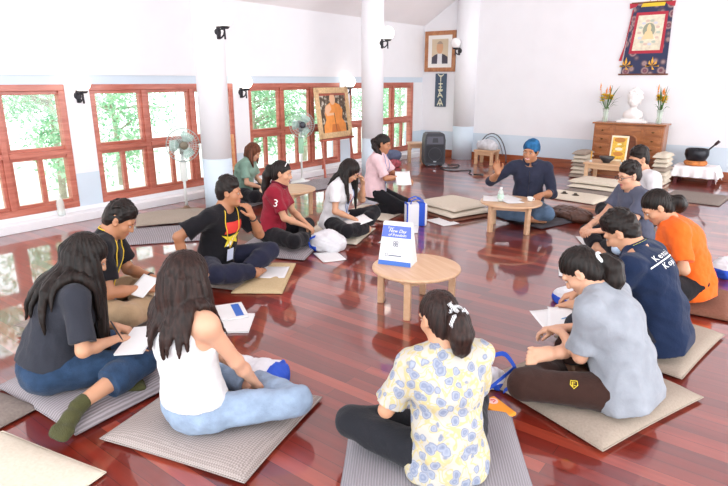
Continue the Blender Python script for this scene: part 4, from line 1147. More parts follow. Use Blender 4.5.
cushion('taupe cushion under the man in glasses', (-1.2, 6.10), (0.72, 0.62), 5, 0.055, taupe, group=SEAT, dent=0.1, seed=13)
cushion('taupe cushion under the man in the white t-shirt beyond the one in glasses', (-1.22, 6.86), (0.72, 0.64), 5, 0.055, taupe, group=SEAT, dent=0.1, seed=14)
cushion('grey cushion under the woman in sage green', (-6.32, 5.33), (0.70, 0.70), 10, 0.06, rib_grey, group=SEAT, dent=0.1, seed=15)
cushion('dark grey mat under the man in the blue cap', (-2.62, 6.98), (0.95, 0.80), -20, 0.05, flat('dark_grey_cloth', '#4a474c', 0.9), group=SEAT, seed=16, puff=0.2)
# spare mats
MATG = 'spare cushions and mats lying about'
cushion('grey brown cushion at the near edge beside the cream mat', (-3.34, 0.66), (0.80, 0.70), 12, 0.06, grey_brown, group=MATG, seed=17)
cushion('cream folded mat nearest the camera', (-2.52, 0.62), (0.72, 0.66), 12, 0.05, cream, group=MATG, seed=18, puff=0.3)
cushion('tan folded mat with a white sheet of paper on it', (-3.62, 3.28), (0.80, 0.42), 126, 0.035, tan_cloth, group=MATG, seed=19, puff=0.15, name='folded_mat', cat='mat')
cushion('grey brown flat mat near the windows, behind the man in khaki trousers', (-5.65, 3.55), (1.15, 0.72), 52, 0.04, rib_grey, group=MATG, seed=20, puff=0.15, name='folded_mat', cat='mat')
cushion('grey brown crumpled mat lying over the flat one near the column', (-6.05, 4.02), (0.9, 0.6), 60, 0.09, taupe, z=0.042, group=MATG, seed=21, puff=0.9, name='folded_mat', cat='mat')
cushion('pale grey mat beside the ledge near the easel', (-6.35, 7.25), (1.2, 0.7), 85, 0.05, rib_grey, group=MATG, seed=23, puff=0.2, name='folded_mat', cat='mat')
cushion('brown mat at the bottom of the stack beside the speaking man’s table'.replace('’', "'"), (-3.56, 6.60), (0.80, 0.74), -22, 0.03, brown_cloth, group=MATG, seed=24, puff=0.1, name='folded_mat', cat='mat')
cushion('cream cushion in the middle of the stack left of the round table'.replace(' left of', ' near'), (-3.59, 6.64), (0.80, 0.74), -20, 0.06, cream, z=0.03, group=MATG, seed=25, puff=0.5)
cushion('cream cushion on top of the stack near the round table', (-3.63, 6.71), (0.76, 0.72), -16, 0.065, cream, z=0.086, group=MATG, seed=26, puff=0.6)
cushion('cream flat mat with small finger cymbals on it', (-2.64, 8.62), (0.92, 0.66), -8, 0.045, cream, group=MATG, seed=27, puff=0.2, name='folded_mat', cat='mat')
cushion('grey brown mat under the cream folded mats in front of the little altar table', (-2.46, 9.30), (0.92, 0.62), -6, 0.05, grey_brown, group=MATG, seed=28, puff=0.2, name='folded_mat', cat='mat')
cushion('cream mat lying on the grey brown one', (-2.48, 9.40), (0.84, 0.56), -6, 0.06, cream, z=0.05, group=MATG, seed=29, puff=0.3, name='folded_mat', cat='mat')
cushion('cream folded mat on top of the pile before the altar table', (-2.50, 9.44), (0.84, 0.50), -8, 0.085, cream, z=0.108, group=MATG, seed=30, puff=0.7, name='folded_mat', cat='mat')
cushion('grey brown flat mat in front of the cloth-covered stand', (-1.17, 9.68), (0.78, 0.90), -4, 0.035, grey_brown, group=MATG, seed=31, puff=0.1, name='folded_mat', cat='mat')
for i in range(7):
    cushion('folded cream mat in the pile beside the carved cabinet, number %s from the floor' % ('one', 'two', 'three', 'four', 'five', 'six', 'seven')[i] if i not in (0, 6) else ('folded mat at the bottom of the pile on the near side of the carved cabinet', 0, 'folded mat on top of the pile on the near side of the carved cabinet')[(0, 2)[i == 6]],
            (-3.20 + 0.01 * (i % 2), 10.70 + 0.012 * i), (0.24, 0.50), 2 * (i % 3) - 2, 0.075, cream if i % 3 else taupe, z=0.066 * i, group='mats piled beside the cabinet', seed=40 + i, puff=0.4, name='folded_mat', cat='mat')
for i in range(7):
    cushion('folded cream mat in the pile between cabinet and bowl stand, number %s from the floor' % ('one', 'two', 'three', 'four', 'five', 'six', 'seven')[i] if i not in (0, 6) else ('folded mat at the bottom of the pile between the cabinet and the bowl stand', 0, 'folded mat on top of the pile between the cabinet and the bowl stand')[(0, 2)[i == 6]],
            (-1.86 + 0.01 * (i % 2), 10.72), (0.22, 0.54), 2 * (i % 3) - 2, 0.085, cream if (i + 1) % 4 else taupe, z=0.074 * i, group='mats piled between cabinet and bowl stand', seed=60 + i, puff=0.4, name='folded_mat', cat='mat')

# ---------------------------------------------------------------- round low tables
beech = wood('pale_beech', '#cba07a', '#d9b592', (3, 26, 26), 0.4, 0.2)
def round_table(label, x, y, r, h, rot=0):
    t = thing('round_table', label, 'table', (x, y, 0), rad(rot), 'low round wooden tables')
    bm = bm_new(); lathe(bm, [(r - 0.012, h - 0.026), (r - 0.003, h - 0.022), (r, h - 0.013), (r - 0.003, h - 0.004), (r - 0.012, h)], 64); obj('tabletop', bm, beech, t)
    for i in range(4):
        a = rad(45 + 90 * i); q = r * 0.82
        bm = bm_new(); box(bm, (q * math.cos(a), q * math.sin(a), (h - 0.027) / 2), (0.05, 0.05, h - 0.027), rot=a, bev=0.006); obj('leg', bm, beech, t)
    bm = bm_new(); 
    for i in range(4):
        a = rad(90 * i); q = r * 0.82 * math.cos(rad(45)); box(bm, (q * math.cos(a), q * math.sin(a), h - 0.05), (0.018, r * 1.06, 0.044), rot=a)
    obj('apron', bm, beech, t)
    return t
round_table('low round wooden table carrying the white and blue table sign', -2.21, 3.54, 0.34, 0.33, -25)
round_table('low round wooden table with papers and a small bottle before the speaking man', -2.62, 6.24, 0.355, 0.34, 20)
round_table('low round wooden table, bare, in front of the woman in sage green', -5.19, 5.15, 0.36, 0.36, 10)

# table sign (an A-shaped card)
paper_m = flat('white_paper', '#e6e6e6', 0.6); sign_blue = flat('printed_blue', '#3f6fc4', 0.5); sign_head = flat('printed_violet_blue', '#5a72d0', 0.5); print_grey = flat('printed_grey', '#7a7e90', 0.6); white_ink = flat('white_print_ink', '#f0f0ee', 0.7)
t = thing('table_sign', 'white folded table sign with a blue header and blue bottom band', 'sign', (-2.37, 3.52, 0.331), cam_rot(-158), None)
bm = bm_new(); Wb, Wt, Hs, Db = 0.132, 0.112, 0.325, 0.085
def quad(bm, pts, th=None):
    return bm.faces.new([bm.verts.new(p) for p in pts])
# solid wedge: front face leans back, closed sides
f0 = [(-Wb, Db, 0), (Wb, Db, 0), (Wt, 0.02, Hs), (-Wt, 0.02, Hs)]; b0 = [(-Wb, -Db, 0), (Wb, -Db, 0), (Wt, -0.02, Hs), (-Wt, -0.02, Hs)]
A = [bm.verts.new(p) for p in f0]; Bv = [bm.verts.new(p) for p in b0]
bm.faces.new(A); bm.faces.new(Bv[::-1])
for i in range(4): bm.faces.new((A[i], Bv[i], Bv[(i + 1) % 4], A[(i + 1) % 4]))
obj('card', bm, paper_m, t)
nrm = Vector((0, Hs, Db - 0.02)).normalized(); upv = Vector((0, -(Db - 0.02), Hs)).normalized()
def on_sign(x, s): return Vector((x, Db, 0)) + upv * s + nrm * 0.0012
SM = lambda x, s: Matrix(((-1, upv.x, nrm.x, on_sign(x, s).x), (0, upv.y, nrm.y, on_sign(x, s).y), (0, upv.z, nrm.z, on_sign(x, s).z), (0, 0, 0, 1)))
def sign_panel(name, s0, s1, m, k=1.0):
    bm = bm_new(); w0 = Wb + (Wt - Wb) * s0 / 0.307; w1 = Wb + (Wt - Wb) * s1 / 0.307
    pts = [on_sign(-w0 * k, s0), on_sign(w0 * k, s0), on_sign(w1 * k, s1), on_sign(-w1 * k, s1)]
    a = [bm.verts.new(p) for p in pts]; b = [bm.verts.new(p - nrm * 0.001) for p in pts]
    bm.faces.new(a); bm.faces.new(b[::-1])
    for i in range(4): bm.faces.new((a[i], b[i], b[(i + 1) % 4], a[(i + 1) % 4]))
    return obj(name, bm, m, t)
hd = sign_panel('header', 0.215, 0.306, sign_head); sign_panel('bottom_band', 0.0, 0.035, sign_blue)
off = nrm * 0.0008
def sign_text(txt, x, s, size, m, shear=0.0, par=None):
    M = SM(x, s); M.translation += off
    return text_obj('lettering', txt, size, m, par or t, M, shear)
sign_text('Your', 0.05, 0.288, 0.024, white_ink, 0.35, hd); sign_text('New Day', -0.005, 0.266, 0.036, white_ink, 0.35, hd); sign_text('of freedom', -0.005, 0.236, 0.032, white_ink, 0.35, hd)
bm = bm_new()
for cx, cs in ((-0.010, 0.178), (0.010, 0.178), (-0.010, 0.158), (0.010, 0.158)):
    tube(bm, [on_sign(cx + 0.009 * math.cos(a), cs + 0.009 * math.sin(a)) for a in np.linspace(0, 6.283, 14, endpoint=False)], 0.0028, 5, True)
obj('emblem', bm, print_grey, t)
bm = bm_new(); tube(bm, [on_sign(0.07 + dx, s) for dx, s in ((-0.008, 0.07), (-0.008, 0.09), (0.008, 0.09), (0.008, 0.07))], 0.0024, 5, True); obj('small_emblem', bm, print_grey, t)
for s, w_, x in ((0.138, 0.10, 0.0), (0.112, 0.06, 0.02), (0.092, 0.05, 0.025)):
    bm = bm_new(); box(bm, (0, 0, 0), (w_, 0.0025, 0.0006))
    M = SM(x, s)
    for v in bm.verts: v.co = M @ v.co
    obj('text_line', bm, print_grey, t)
bm = bm_new(); box(bm, (0, 0, 0), (0.105, 0.008, 0.0006)); M = SM(0.0, 0.076)
for v in bm.verts: v.co = M @ v.co
obj('text_line', bm, flat('printed_slate', '#5f6a85', 0.6), t)

# ---------------------------------------------------------------- papers, books, pens
def sheet(label, x, y, z, rotdeg, w_=0.21, l_=0.297, curlz=0.004, tilt=(0, 0), group='loose sheets of paper', m=None, th=0.0015, name='sheet_of_paper', cat='paper', lines=True):
    bm = bm_new(); n = 8; rows = []
    for lay in (0, 1):
        g = [[bm.verts.new(((i / n - .5) * w_, (j / n - .5) * l_, curlz * ((2 * i / n - 1) ** 2 + 0.6 * (2 * j / n - 1) ** 3) + lay * th)) for j in range(n + 1)] for i in range(n + 1)]
        rows.append(g)
    for i in range(n):
        for j in range(n):
            for lay in (0, 1):
                g = rows[lay]; f = (g[i][j], g[i + 1][j], g[i + 1][j + 1], g[i][j + 1]); bm.faces.new(f if lay else f[::-1])
    per = [(i, 0) for i in range(n)] + [(n, j) for j in range(n)] + [(i, n) for i in range(n, 0, -1)] + [(0, j) for j in range(n, 0, -1)]
    for q in range(len(per)):
        a, b = per[q], per[(q + 1) % len(per)]
        bm.faces.new((rows[0][a[0]][a[1]], rows[0][b[0]][b[1]], rows[1][b[0]][b[1]], rows[1][a[0]][a[1]]))
    o = obj(name, bm, m or paper_m, None, True, (x, y, z), (rad(tilt[0]), rad(tilt[1]), rad(rotdeg)))
    return tag(o, label, cat, group)
sheet('white sheet lying on the tan folded mat', -3.60, 3.36, 0.037, 36, 0.24, 0.30)
sheet('white sheet on the floor in front of a slumped white and blue tote', -3.58, 4.10, 0.006, 60, 0.24, 0.32)
sheet('white sheet on the floor by the bare foot of the woman in the white t-shirt', -3.42, 5.00, 0.006, 15, 0.24, 0.34)
sheet('white sheet on the floor between the blue and white carrier bag and the cream cushions', -3.42, 6.05, 0.006, 70, 0.26, 0.36)
sheet('white sheet on the floor beside the blue and white carrier bag', -3.55, 5.50, 0.006, 30, 0.22, 0.34)
sheet('sheet of notes held up by the kneeling woman in pink', -3.98, 6.0, 0.50, 40, 0.19, 0.27, 0.01, (28, 0))
sheet('upper of two fanned white sheets, under the hand of the woman in heather grey', -1.06, 3.52, 0.205, 20, 0.20, 0.28, 0.008, (6, -6))
sheet('lower of two fanned white sheets on the lap of the woman in heather grey', -1.12, 3.49, 0.185, 45, 0.20, 0.28, 0.008, (6, -6))
sheet('small white sheet on the floor beyond the bag with a royal blue band', -1.52, 5.06, 0.006, 20, 0.18, 0.25)
sheet('white sheet on the floor in front of the man in glasses', -1.72, 6.26, 0.006, 30, 0.18, 0.32)
sheet('notes on the lap of the man in glasses', -1.50, 6.20, 0.305, 80, 0.20, 0.28, 0.006, (0, -6))
sheet('white sheet held by the man in the navy t-shirt', -1.02, 4.1, 0.215, 60, 0.15, 0.21, 0.006, (8, -10))
sheet('small white note in the hands of the man in khaki trousers', -3.44, 2.0, 0.34, 20, 0.13, 0.19, 0.006, (24, 10))
sheet('white sheet on the lap of the woman in the white t-shirt', -3.74, 4.76, 0.215, -20, 0.19, 0.28, 0.006, (10, 10))
sheet('white note beside the knee of the woman in the floral blouse', -1.49, 2.32, 0.215, 10, 0.13, 0.19, 0.005, (10, -8))
PT = 'papers spread on the round table of the man in the blue cap'
sheet('sheet of notes nearest the window side of the speaker table', -2.85, 6.22, 0.3425, 25, group=PT); sheet('sheet of notes overlapping the middle of the speaker table', -2.72, 6.36, 0.3455, 60, group=PT)
sheet('sheet of notes under the clear bottle on the speaker table', -2.62, 6.22, 0.3475, 50, group=PT, curlz=0.001)
def book(label, x, y, z, rotdeg, w_, l_, th, cover, tilt=(0, 0), open_=False, band=None):
    t = thing('notebook', label, 'notebook', (x, y, z), rad(rotdeg), 'notebooks of the listeners'); t.rotation_euler = (rad(tilt[0]), rad(tilt[1]), rad(rotdeg))
    bm = bm_new(); box(bm, (0, 0, th / 2), (w_ - 0.006, l_ - 0.006, th - 0.003)); obj('pages', bm, paper_m, t)
    bm = bm_new(); box(bm, (0, 0, th - 0.001), (w_, l_, 0.002), bev=0.0008); box(bm, (0, 0, 0.001), (w_, l_, 0.002), bev=0.0008); box(bm, (-w_ / 2, 0, th / 2), (0.002, l_, th)); obj('cover', bm, cover, t)
    if band: bm = bm_new(); box(bm, (w_ * 0.2, 0, th + 0.0006), (w_ * 0.3, l_ * 0.8, 0.001)); obj('cover_band', bm, band, t)
    return t
book('open white notebook on the knees of the woman in olive socks', -2.80, 1.56, 0.285, 30, 0.17, 0.25, 0.012, paper_m, (12, -8))
book('white booklet with a blue stripe lying behind the woman in the white tank top', -3.22, 2.56, 0.018, 60, 0.20, 0.30, 0.012, paper_m, band=sign_blue)
book('white booklet on the floor beside the elbow of the woman in the white tank top', -3.05, 2.46, 0.003, 40, 0.22, 0.32, 0.014, paper_m)
def pen(label, x, y, z, dirv, m):
    t = thing('pen', label, 'pen', (x, y, z), 0, 'pens held by the writers'); d = Vector(dirv).normalized()
    bm = bm_new(); tube(bm, [(0, 0, 0), d * 0.012, d * 0.10, d * 0.135], [0.0008, 0.0038, 0.0045, 0.004], 8); obj('barrel', bm, m, t, True)
    bm = bm_new(); tube(bm, [d * 0.105 + Vector((0.006, 0, 0)), d * 0.135 + Vector((0.006, 0, 0))], 0.0015, 5); obj('clip', bm, m, t)
pen('blue pen held by the woman in the heather grey t-shirt', -1.06, 3.46, 0.222, (0.75, 0.5, 0.3), flat('blue_plastic', '#4c8fc4', 0.3))
pen('dark pen held by the woman in olive socks', -2.82, 1.48, 0.31, (-0.2, -0.3, 0.9), flat('black_plastic', '#222226', 0.35))

# ---------------------------------------------------------------- bags
white_bag = flat('white_nonwoven_cloth', '#dcdce0', 0.8, bump=0.2, bscale=25); strap_blue = flat('royal_blue_webbing', '#1f4fc0', 0.7)
def soft_bag(label, x, y, z, rotdeg, size, seed, patches=(), straps=(), name='tote_bag', m=None, group='white and blue tote bags'):
    """a slumped cloth bag: rounded lump with folds, coloured end panel and loose straps"""
    t = thing(name, label, 'bag', (x, y, z), rad(rotdeg), group)
    sx, sy, sz = size
    F = Field((-sx * .75, -sy * .75, -0.01), (sx * .75, sy * .75, sz * 1.4), 0.006)
    F.ell((0, 0, sz * 0.42), (sx * .5, sy * .5, sz * .55), k=0.03); F.ell((-sx * .22, 0.02, sz * .3), (sx * .28, sy * .42, sz * .42), k=0.05); F.ell((sx * .2, -0.02, sz * .32), (sx * .3, sy * .4, sz * .45), k=0.05)
    F.folds(0.009, 20, seed); F.folds(0.004, 55, seed + 1); F.below((0, 0, 0.002), (0, 0, -1))
    b = fobj('bag_body', F, m or white_bag, t)
    for p in patches:      # coloured panels: part of the cloth, a slightly larger shell clipped to a box
        F2 = Field((-sx * .75, -sy * .75, -0.01), (sx * .75, sy * .75, sz * 1.4), 0.006)
        F2.D[...] = F.D - 0.004
        lo, hi = p
        for i in range(3):
            n_ = [0, 0, 0]; n_[i] = 1; F2.below(hi, n_); n_ = [0, 0, 0]; n_[i] = -1; F2.below(lo, n_)
        fobj('blue_panel', F2, strap_blue, t)
    for pts in straps:
        bm = bm_new(); pts = [Vector(q) for q in pts]
        cr = []
        for i in range(len(pts) - 1):
            p0, p1, p2, p3 = pts[max(i - 1, 0)], pts[i], pts[i + 1], pts[min(i + 2, len(pts) - 1)]
            for s in range(5):
                u = s / 5; cr.append(0.5 * ((2 * p1) + (p2 - p0) * u + (2 * p0 - 5 * p1 + 4 * p2 - p3) * u * u + (3 * p1 - p0 - 3 * p2 + p3) * u ** 3))
        cr.append(pts[-1])
        w0 = Vector((0.3, 0.2, 1)).normalized() * 0.013
        prev = None
        for q in cr:
            a = [bm.verts.new(q - w0), bm.verts.new(q + w0), bm.verts.new(q + w0 + Vector((0.002, -.002, 0))), bm.verts.new(q - w0 + Vector((0.002, -.002, 0)))]
            if prev:
                for k_ in range(4): bm.faces.new((prev[k_], prev[(k_ + 1) % 4], a[(k_ + 1) % 4], a[k_]))
            prev = a
        obj('strap', bm, strap_blue, t)
    return t
soft_bag('white tote with blue straps and blue corner lying by the pale blue jeans', -2.36, 1.98, 0.002, 20, (0.44, 0.30, 0.12), 3, patches=[((0.14, -0.3, -0.02), (0.4, 0.3, 0.3))],
         straps=[((-0.2, -0.15, 0.12), (-0.14, -0.19, 0.06), (-0.08, -0.17, 0.12), (-0.03, -0.2, 0.05)), ((-0.12, 0.02, 0.17), (-0.10, -0.08, 0.16), (-0.04, -0.17, 0.09), (0.04, -0.19, 0.03))])
soft_bag('white tote with a blue edge slumped between the women in maroon and white', -3.78, 4.30, 0.002, 30, (0.36, 0.28, 0.19), 5, patches=[((-0.3, -0.3, -0.02), (-0.09, 0.3, 0.06))],
         straps=[((-0.15, -0.1, 0.02), (-0.17, -0.12, 0.12), (-0.1, -0.13, 0.17))])
soft_bag('white tote with blue straps beside the woman in the floral blouse', -1.22, 2.76, 0.002, 50, (0.17, 0.15, 0.15), 7, patches=[((-0.3, -0.3, -0.02), (0.3, -0.06, 0.05))],
         straps=[((0.05, -0.1, 0.02), (0.11, -0.13, 0.12), (0.07, -0.05, 0.22), (-0.02, -0.04, 0.21)), ((-0.08, -0.11, 0.03), (0.0, -0.15, 0.13), (0.09, -0.12, 0.17))])
soft_bag('white bag with a royal blue band before the woman in heather grey', -1.26, 4.34, 0.002, 30, (0.24, 0.20, 0.15), 9, patches=[((-0.3, -0.3, 0.0), (0.3, 0.3, 0.062))])
soft_bag('blue and white bag on the floor behind the woman in orange', -0.36, 5.86, 0.002, 80, (0.30, 0.26, 0.18), 11, patches=[((-0.3, -0.3, 0.0), (0.3, 0.3, 0.09))])
# upright carrier with blue side bands
t = thing('carrier_bag', 'upright white carrier bag with blue bands and handles beside the kneeling woman in pink', 'bag', (-3.60, 5.72, 0), rad(47), 'white and blue tote bags')
bm = bm_new(); box(bm, (0, 0, 0.14), (0.26, 0.13, 0.28), bev=0.02); obj('bag_body', bm, white_bag, t, True)
for x, ww_ in ((0.06, 0.08), (-0.117, 0.02)):
    bm = bm_new(); box(bm, (x, 0, 0.145), (ww_, 0.138, 0.285), bev=0.01); obj('blue_band', bm, strap_blue, t, True)
for s in (-1, 1):
    bm = bm_new(); tube(bm, [(-0.08, s * 0.05, 0.27), (-0.07, s * 0.06, 0.32), (0.0, s * 0.07, 0.345), (0.07, s * 0.06, 0.32), (0.08, s * 0.05, 0.27)], 0.008, 6); obj('handle', bm, strap_blue, t, True)
# orange pouch
t = thing('pouch', 'flat orange pouch with a round pink sticker beside the grey ribbed cushion', 'pouch', (-1.06, 2.55, 0.012), rad(-28))
t.rotation_euler = (rad(4), rad(2), rad(-24))
bm = bm_new(); box(bm, (0, 0, 0.014), (0.18, 0.10, 0.022), bev=0.009, seg=3); obj('case', bm, flat('orange_cloth', '#f09a2e', 0.7), t, True)
bm = bm_new(); lathe(bm, [(0.026, 0.0245), (0.026, 0.0262)], 24, Matrix.Translation((-0.05, 0.01, 0))); obj('sticker', bm, flat('pink_white_sticker', '#f3c9c4', 0.5), t)
bm = bm_new(); tube(bm, [(-0.062, 0.0, 0.0292), (-0.056, 0.02, 0.0292), (-0.044, 0.02, 0.0292), (-0.038, 0.0, 0.0292)], 0.003, 5); obj('sticker_mark', bm, flat('coral_ink', '#e0605a', 0.5), t)
# brown leather bag by the speaker
leather = flat('brown_leather', '#54372b', 0.45, noise=0.25, nscale=14, bump=0.3, bscale=35)
t = soft_bag('brown leather shoulder bag lying flat behind the speaking man’s table'.replace('’', "'"), -2.20, 7.15, 0.002, -8, (0.54, 0.42, 0.17), 15, name='leather_bag', m=leather, group=None)
bm = bm_new(); box(bm, (0, -0.10, 0.105), (0.36, 0.18, 0.012), rot=Matrix.Rotation(rad(28), 3, 'X'), bev=0.006); obj('flap', bm, leather, t, True)
for x in (-0.1, 0.1):
    bm = bm_new(); box(bm, (x, -0.15, 0.09), (0.022, 0.16, 0.014), rot=Matrix.Rotation(rad(34), 3, 'X'), bev=0.003); obj('buckle_strap', bm, flat('dark_leather', '#33211b', 0.5), t)
bm = bm_new(); tube(bm, [(0.2, 0.05, 0.08), (0.30, 0.10, 0.03), (0.38, 0.22, 0.016), (0.46, 0.36, 0.014), (0.42, 0.5, 0.014), (0.30, 0.42, 0.014), (0.25, 0.2, 0.02)], 0.012, 6); obj('shoulder_strap', bm, flat('dark_leather', '#33211b', 0.5), t, True)
bm = bm_new(); tube(bm, [(0.24, 0.14, 0.03), (0.30, 0.24, 0.035), (0.27, 0.32, 0.03)], 0.022, 8); obj('white_tag', bm, white_bag, t, True)

# on the speaker's table
t = thing('water_bottle', 'small clear bottle with a green label on the speaking man’s table'.replace('’', "'"), 'bottle', (-2.70, 6.12, 0.3495), 0)
bm = bm_new(); lathe(bm, [(0.0, 0), (0.03, 0), (0.033, 0.006), (0.033, 0.09), (0.028, 0.115), (0.014, 0.135), (0.013, 0.145), (0.0, 0.146)], 20, cap=False); obj('bottle_body', bm, clear_material('clear_plastic', '#e9f4ee', 0.45), t, True)
bm = bm_new(); lathe(bm, [(0.0335, 0.03), (0.0345, 0.032), (0.0345, 0.08), (0.0335, 0.082)], 20, cap=False); obj('label_band', bm, flat('pale_green_label', '#bfe0cf', 0.6), t, True)
bm = bm_new(); lathe(bm, [(0.0, 0.143), (0.0155, 0.143), (0.0155, 0.162), (0.0, 0.163)], 16, cap=False); obj('bottle_cap', bm, flat('white_plastic', '#f2f2f2', 0.4), t)
t = thing('cup', 'small white cup at the edge of the speaking man’s table'.replace('’', "'"), 'cup', (-2.44, 6.36, 0.341), 0)
bm = bm_new(); lathe(bm, [(0.0, 0.001), (0.028, 0.001), (0.036, 0.05), (0.033, 0.05), (0.026, 0.006), (0.0, 0.006)], 24, cap=False); obj('bowl', bm, flat('white_porcelain', '#f3f1ee', 0.2), t, True)
bm = bm_new(); tube(bm, [(0.033, 0, 0.04), (0.052, 0, 0.038), (0.052, 0, 0.018), (0.031, 0, 0.014)], 0.004, 6); obj('handle', bm, flat('white_porcelain', '#f3f1ee', 0.2), t, True)
# clear bottle on the window ledge
t = thing('water_bottle', 'clear water bottle standing on the window ledge at the pier', 'bottle', (WX + 0.09, 3.16, 0.10), 0)
bm = bm_new(); lathe(bm, [(0.0, 0), (0.04, 0), (0.044, 0.01), (0.044, 0.17), (0.03, 0.21), (0.016, 0.235), (0.015, 0.245), (0, 0.246)], 20, cap=False); obj('bottle_body', bm, clear_material('clear_plastic', '#e9f4ee', 0.45), t, True)
bm = bm_new(); lathe(bm, [(0, 0.243), (0.018, 0.243), (0.018, 0.265), (0, 0.266)], 16, cap=False); obj('bottle_cap', bm, flat('white_plastic', '#f2f2f2', 0.4), t)
# finger cymbals
for i, (x, y) in enumerate(((-2.78, 8.62), (-2.60, 8.58))):
    o = bm_new(); lathe(o, [(0.0, 0.03), (0.018, 0.032), (0.03, 0.012), (0.055, 0.002), (0.055, 0.0), (0.03, 0.008), (0.0, 0.02)], 20, cap=False)
    tag(obj('finger_cymbal', o, flat('dark_bronze', '#4a4238', 0.35, 0.9), None, True, (x, y, 0.046)), ('small dark cymbal on the cream flat mat, nearer the man in the blue cap', 'small dark cymbal on the cream flat mat, farther from the man in the blue cap')[i], 'cymbal', 'finger cymbals')

# ---------------------------------------------------------------- the altar wall
cab_wood = wood('carved_teak', '#8a4f2a', '#b5723f', (3, 20, 20), 0.35, 0.3); cab_dark = wood('dark_teak', '#5f3019', '#7c4425', (3, 20, 20), 0.4, 0.2); brass = flat('aged_brass', '#6b4a26', 0.35, 0.8)
t = thing('cabinet', 'carved brown wooden cabinet with drawers either side of an arched door', 'cabinet', (-2.565, 11.30, 0), 0)
CW, CD, CH = 1.18, 0.40, 0.93
bm = bm_new(); box(bm, (0, 0.0, 0.04), (CW - 0.06, CD - 0.08, 0.08)); box(bm, (0, 0.02, 0.08 + (CH - 0.08) / 2), (CW, CD - 0.06, CH - 0.08), bev=0.006)
obj('carcass', bm, cab_wood, t)
bm = bm_new(); 
for a in (-1, 1): box(bm, (a * 0.43, -0.01, CH + 0.015), (0.38, CD + 0.04, 0.03), bev=0.008)
box(bm, (0, -0.005, CH + 0.014), (0.60, CD + 0.0, 0.028), bev=0.008); obj('cabinet_top', bm, cab_wood, t)
for s in (-1, 1):
    bm = bm_new(); box(bm, (s * 0.425, -0.185, 0.08 + (CH - 0.085) / 2), (0.32, 0.03, CH - 0.09), bev=0.004); obj('side_front', bm, cab_wood, t)
    for k_ in range(3):
        z = 0.82 - k_ * 0.155
        bm = bm_new(); box(bm, (s * 0.425, -0.207, z), (0.26, 0.022, 0.125), bev=0.008); d = obj('drawer', bm, cab_wood, t)
        bm = bm_new(); box(bm, (s * 0.425, -0.222, z), (0.20, 0.012, 0.075), bev=0.005); obj('drawer_panel', bm, cab_wood, d)
        bm = bm_new(); ball(bm, (s * 0.425, -0.236, z), 0.016, 12); tube(bm, [(s * 0.425 - 0.03, -0.234, z + 0.006), (s * 0.425, -0.238, z - 0.014), (s * 0.425 + 0.03, -0.234, z + 0.006)], 0.005, 6); obj('knob', bm, brass, d, True)
    bm = bm_new(); box(bm, (s * 0.425, -0.207, 0.25), (0.26, 0.022, 0.30), bev=0.008); d = obj('side_door', bm, cab_wood, t)
    bm = bm_new(); box(bm, (s * 0.425, -0.220, 0.25), (0.18, 0.012, 0.22), bev=0.005); obj('door_panel', bm, cab_dark, d)
for s in (-1, 1):
    bm = bm_new(); box(bm, (s * 0.245, -0.175, 0.08 + (CH - 0.085) / 2), (0.05, 0.03, CH - 0.09), bev=0.008); obj('pilaster', bm, cab_wood, t)
bm = bm_new(); box(bm, (0, -0.165, 0.08 + (CH - 0.09) / 2), (0.44, 0.02, CH - 0.1), bev=0.004); d = obj('middle_door', bm, cab_wood, t)
arch = [(-0.165, 0.14), (0.165, 0.14), (0.165, 0.62)] + [(0.165 * math.cos(a), 0.66 + 0.10 * math.sin(a)) for a in np.linspace(0.25, math.pi - 0.25, 14)] + [(-0.165, 0.62)]
bm = bm_new(); prism(bm, arch, -0.014, Matrix.Translation((0, -0.172, 0))); obj('arched_panel', bm, cab_dark, d)
bm = bm_new(); tube(bm, [(x, -0.19, z) for x, z in arch], 0.012, 6, True); obj('arched_moulding', bm, cab_wood, d, True)
TOPZ = CH + 0.03
# white relief statue
stat = flat('white_plaster', '#f1eeec', 0.6)
t = thing('statue', 'white plaster bust with curled hair on a low plinth, on the cabinet', 'statue', (-2.56, 11.30, TOPZ), 0)
bm = bm_new(); box(bm, (0, 0, 0.02), (0.50, 0.16, 0.04), bev=0.008); box(bm, (0, 0, 0.055), (0.36, 0.13, 0.035), bev=0.01); obj('plinth', bm, stat, t)
Fs = Field((-0.28, -0.16, 0.05), (0.28, 0.16, 0.68), 0.007)
Fs.ell((0, 0, 0.14), (0.17, 0.08, 0.10), k=0.04); Fs.cap((0, 0, 0.18), (0, -0.01, 0.30), 0.06, 0.05, 0.04); Fs.ell((0, -0.02, 0.40), (0.095, 0.09, 0.125), k=0.03)
Fs.ell((0, -0.075, 0.35), (0.06, 0.04, 0.06), k=0.03); Fs.cap((0, -0.105, 0.41), (0, -0.12, 0.365), 0.01, 0.016, 0.012)
for s in (-1, 1): Fs.ell((s * 0.035, -0.108, 0.412), (0.02, 0.012, 0.012), k=0.01, op='s'); Fs.ell((s * 0.10, 0, 0.37), (0.015, 0.02, 0.055), k=0.01)
Fs.below((0, 0, 0.068), (0, 0, -1)); fobj('bust', Fs, stat, t)
Fh = Field((-0.2, -0.2, 0.25), (0.2, 0.2, 0.70), 0.006); Fh.ell((0, 0.015, 0.445), (0.125, 0.10, 0.135), k=0.02); Fh.ell((0, 0.015, 0.575), (0.05, 0.05, 0.045), k=0.02)
Fh.ell((0, -0.11, 0.37), (0.085, 0.09, 0.105), k=0.01, op='s'); 
rg = random.Random(5)
for i in range(120):
    a = rg.uniform(0, 6.283); b = rg.uniform(-0.2, 1.4); p = V3(0.125 * math.cos(a) * math.cos(b), 0.015 + 0.10 * math.sin(a) * math.cos(b), 0.445 + 0.135 * math.sin(b))
    if p[1] < -0.02 and p[2] < 0.46: continue
    Fh.ell(p, (0.017, 0.017, 0.017), k=0.004)
fobj('curled_hair', Fh, stat, t)
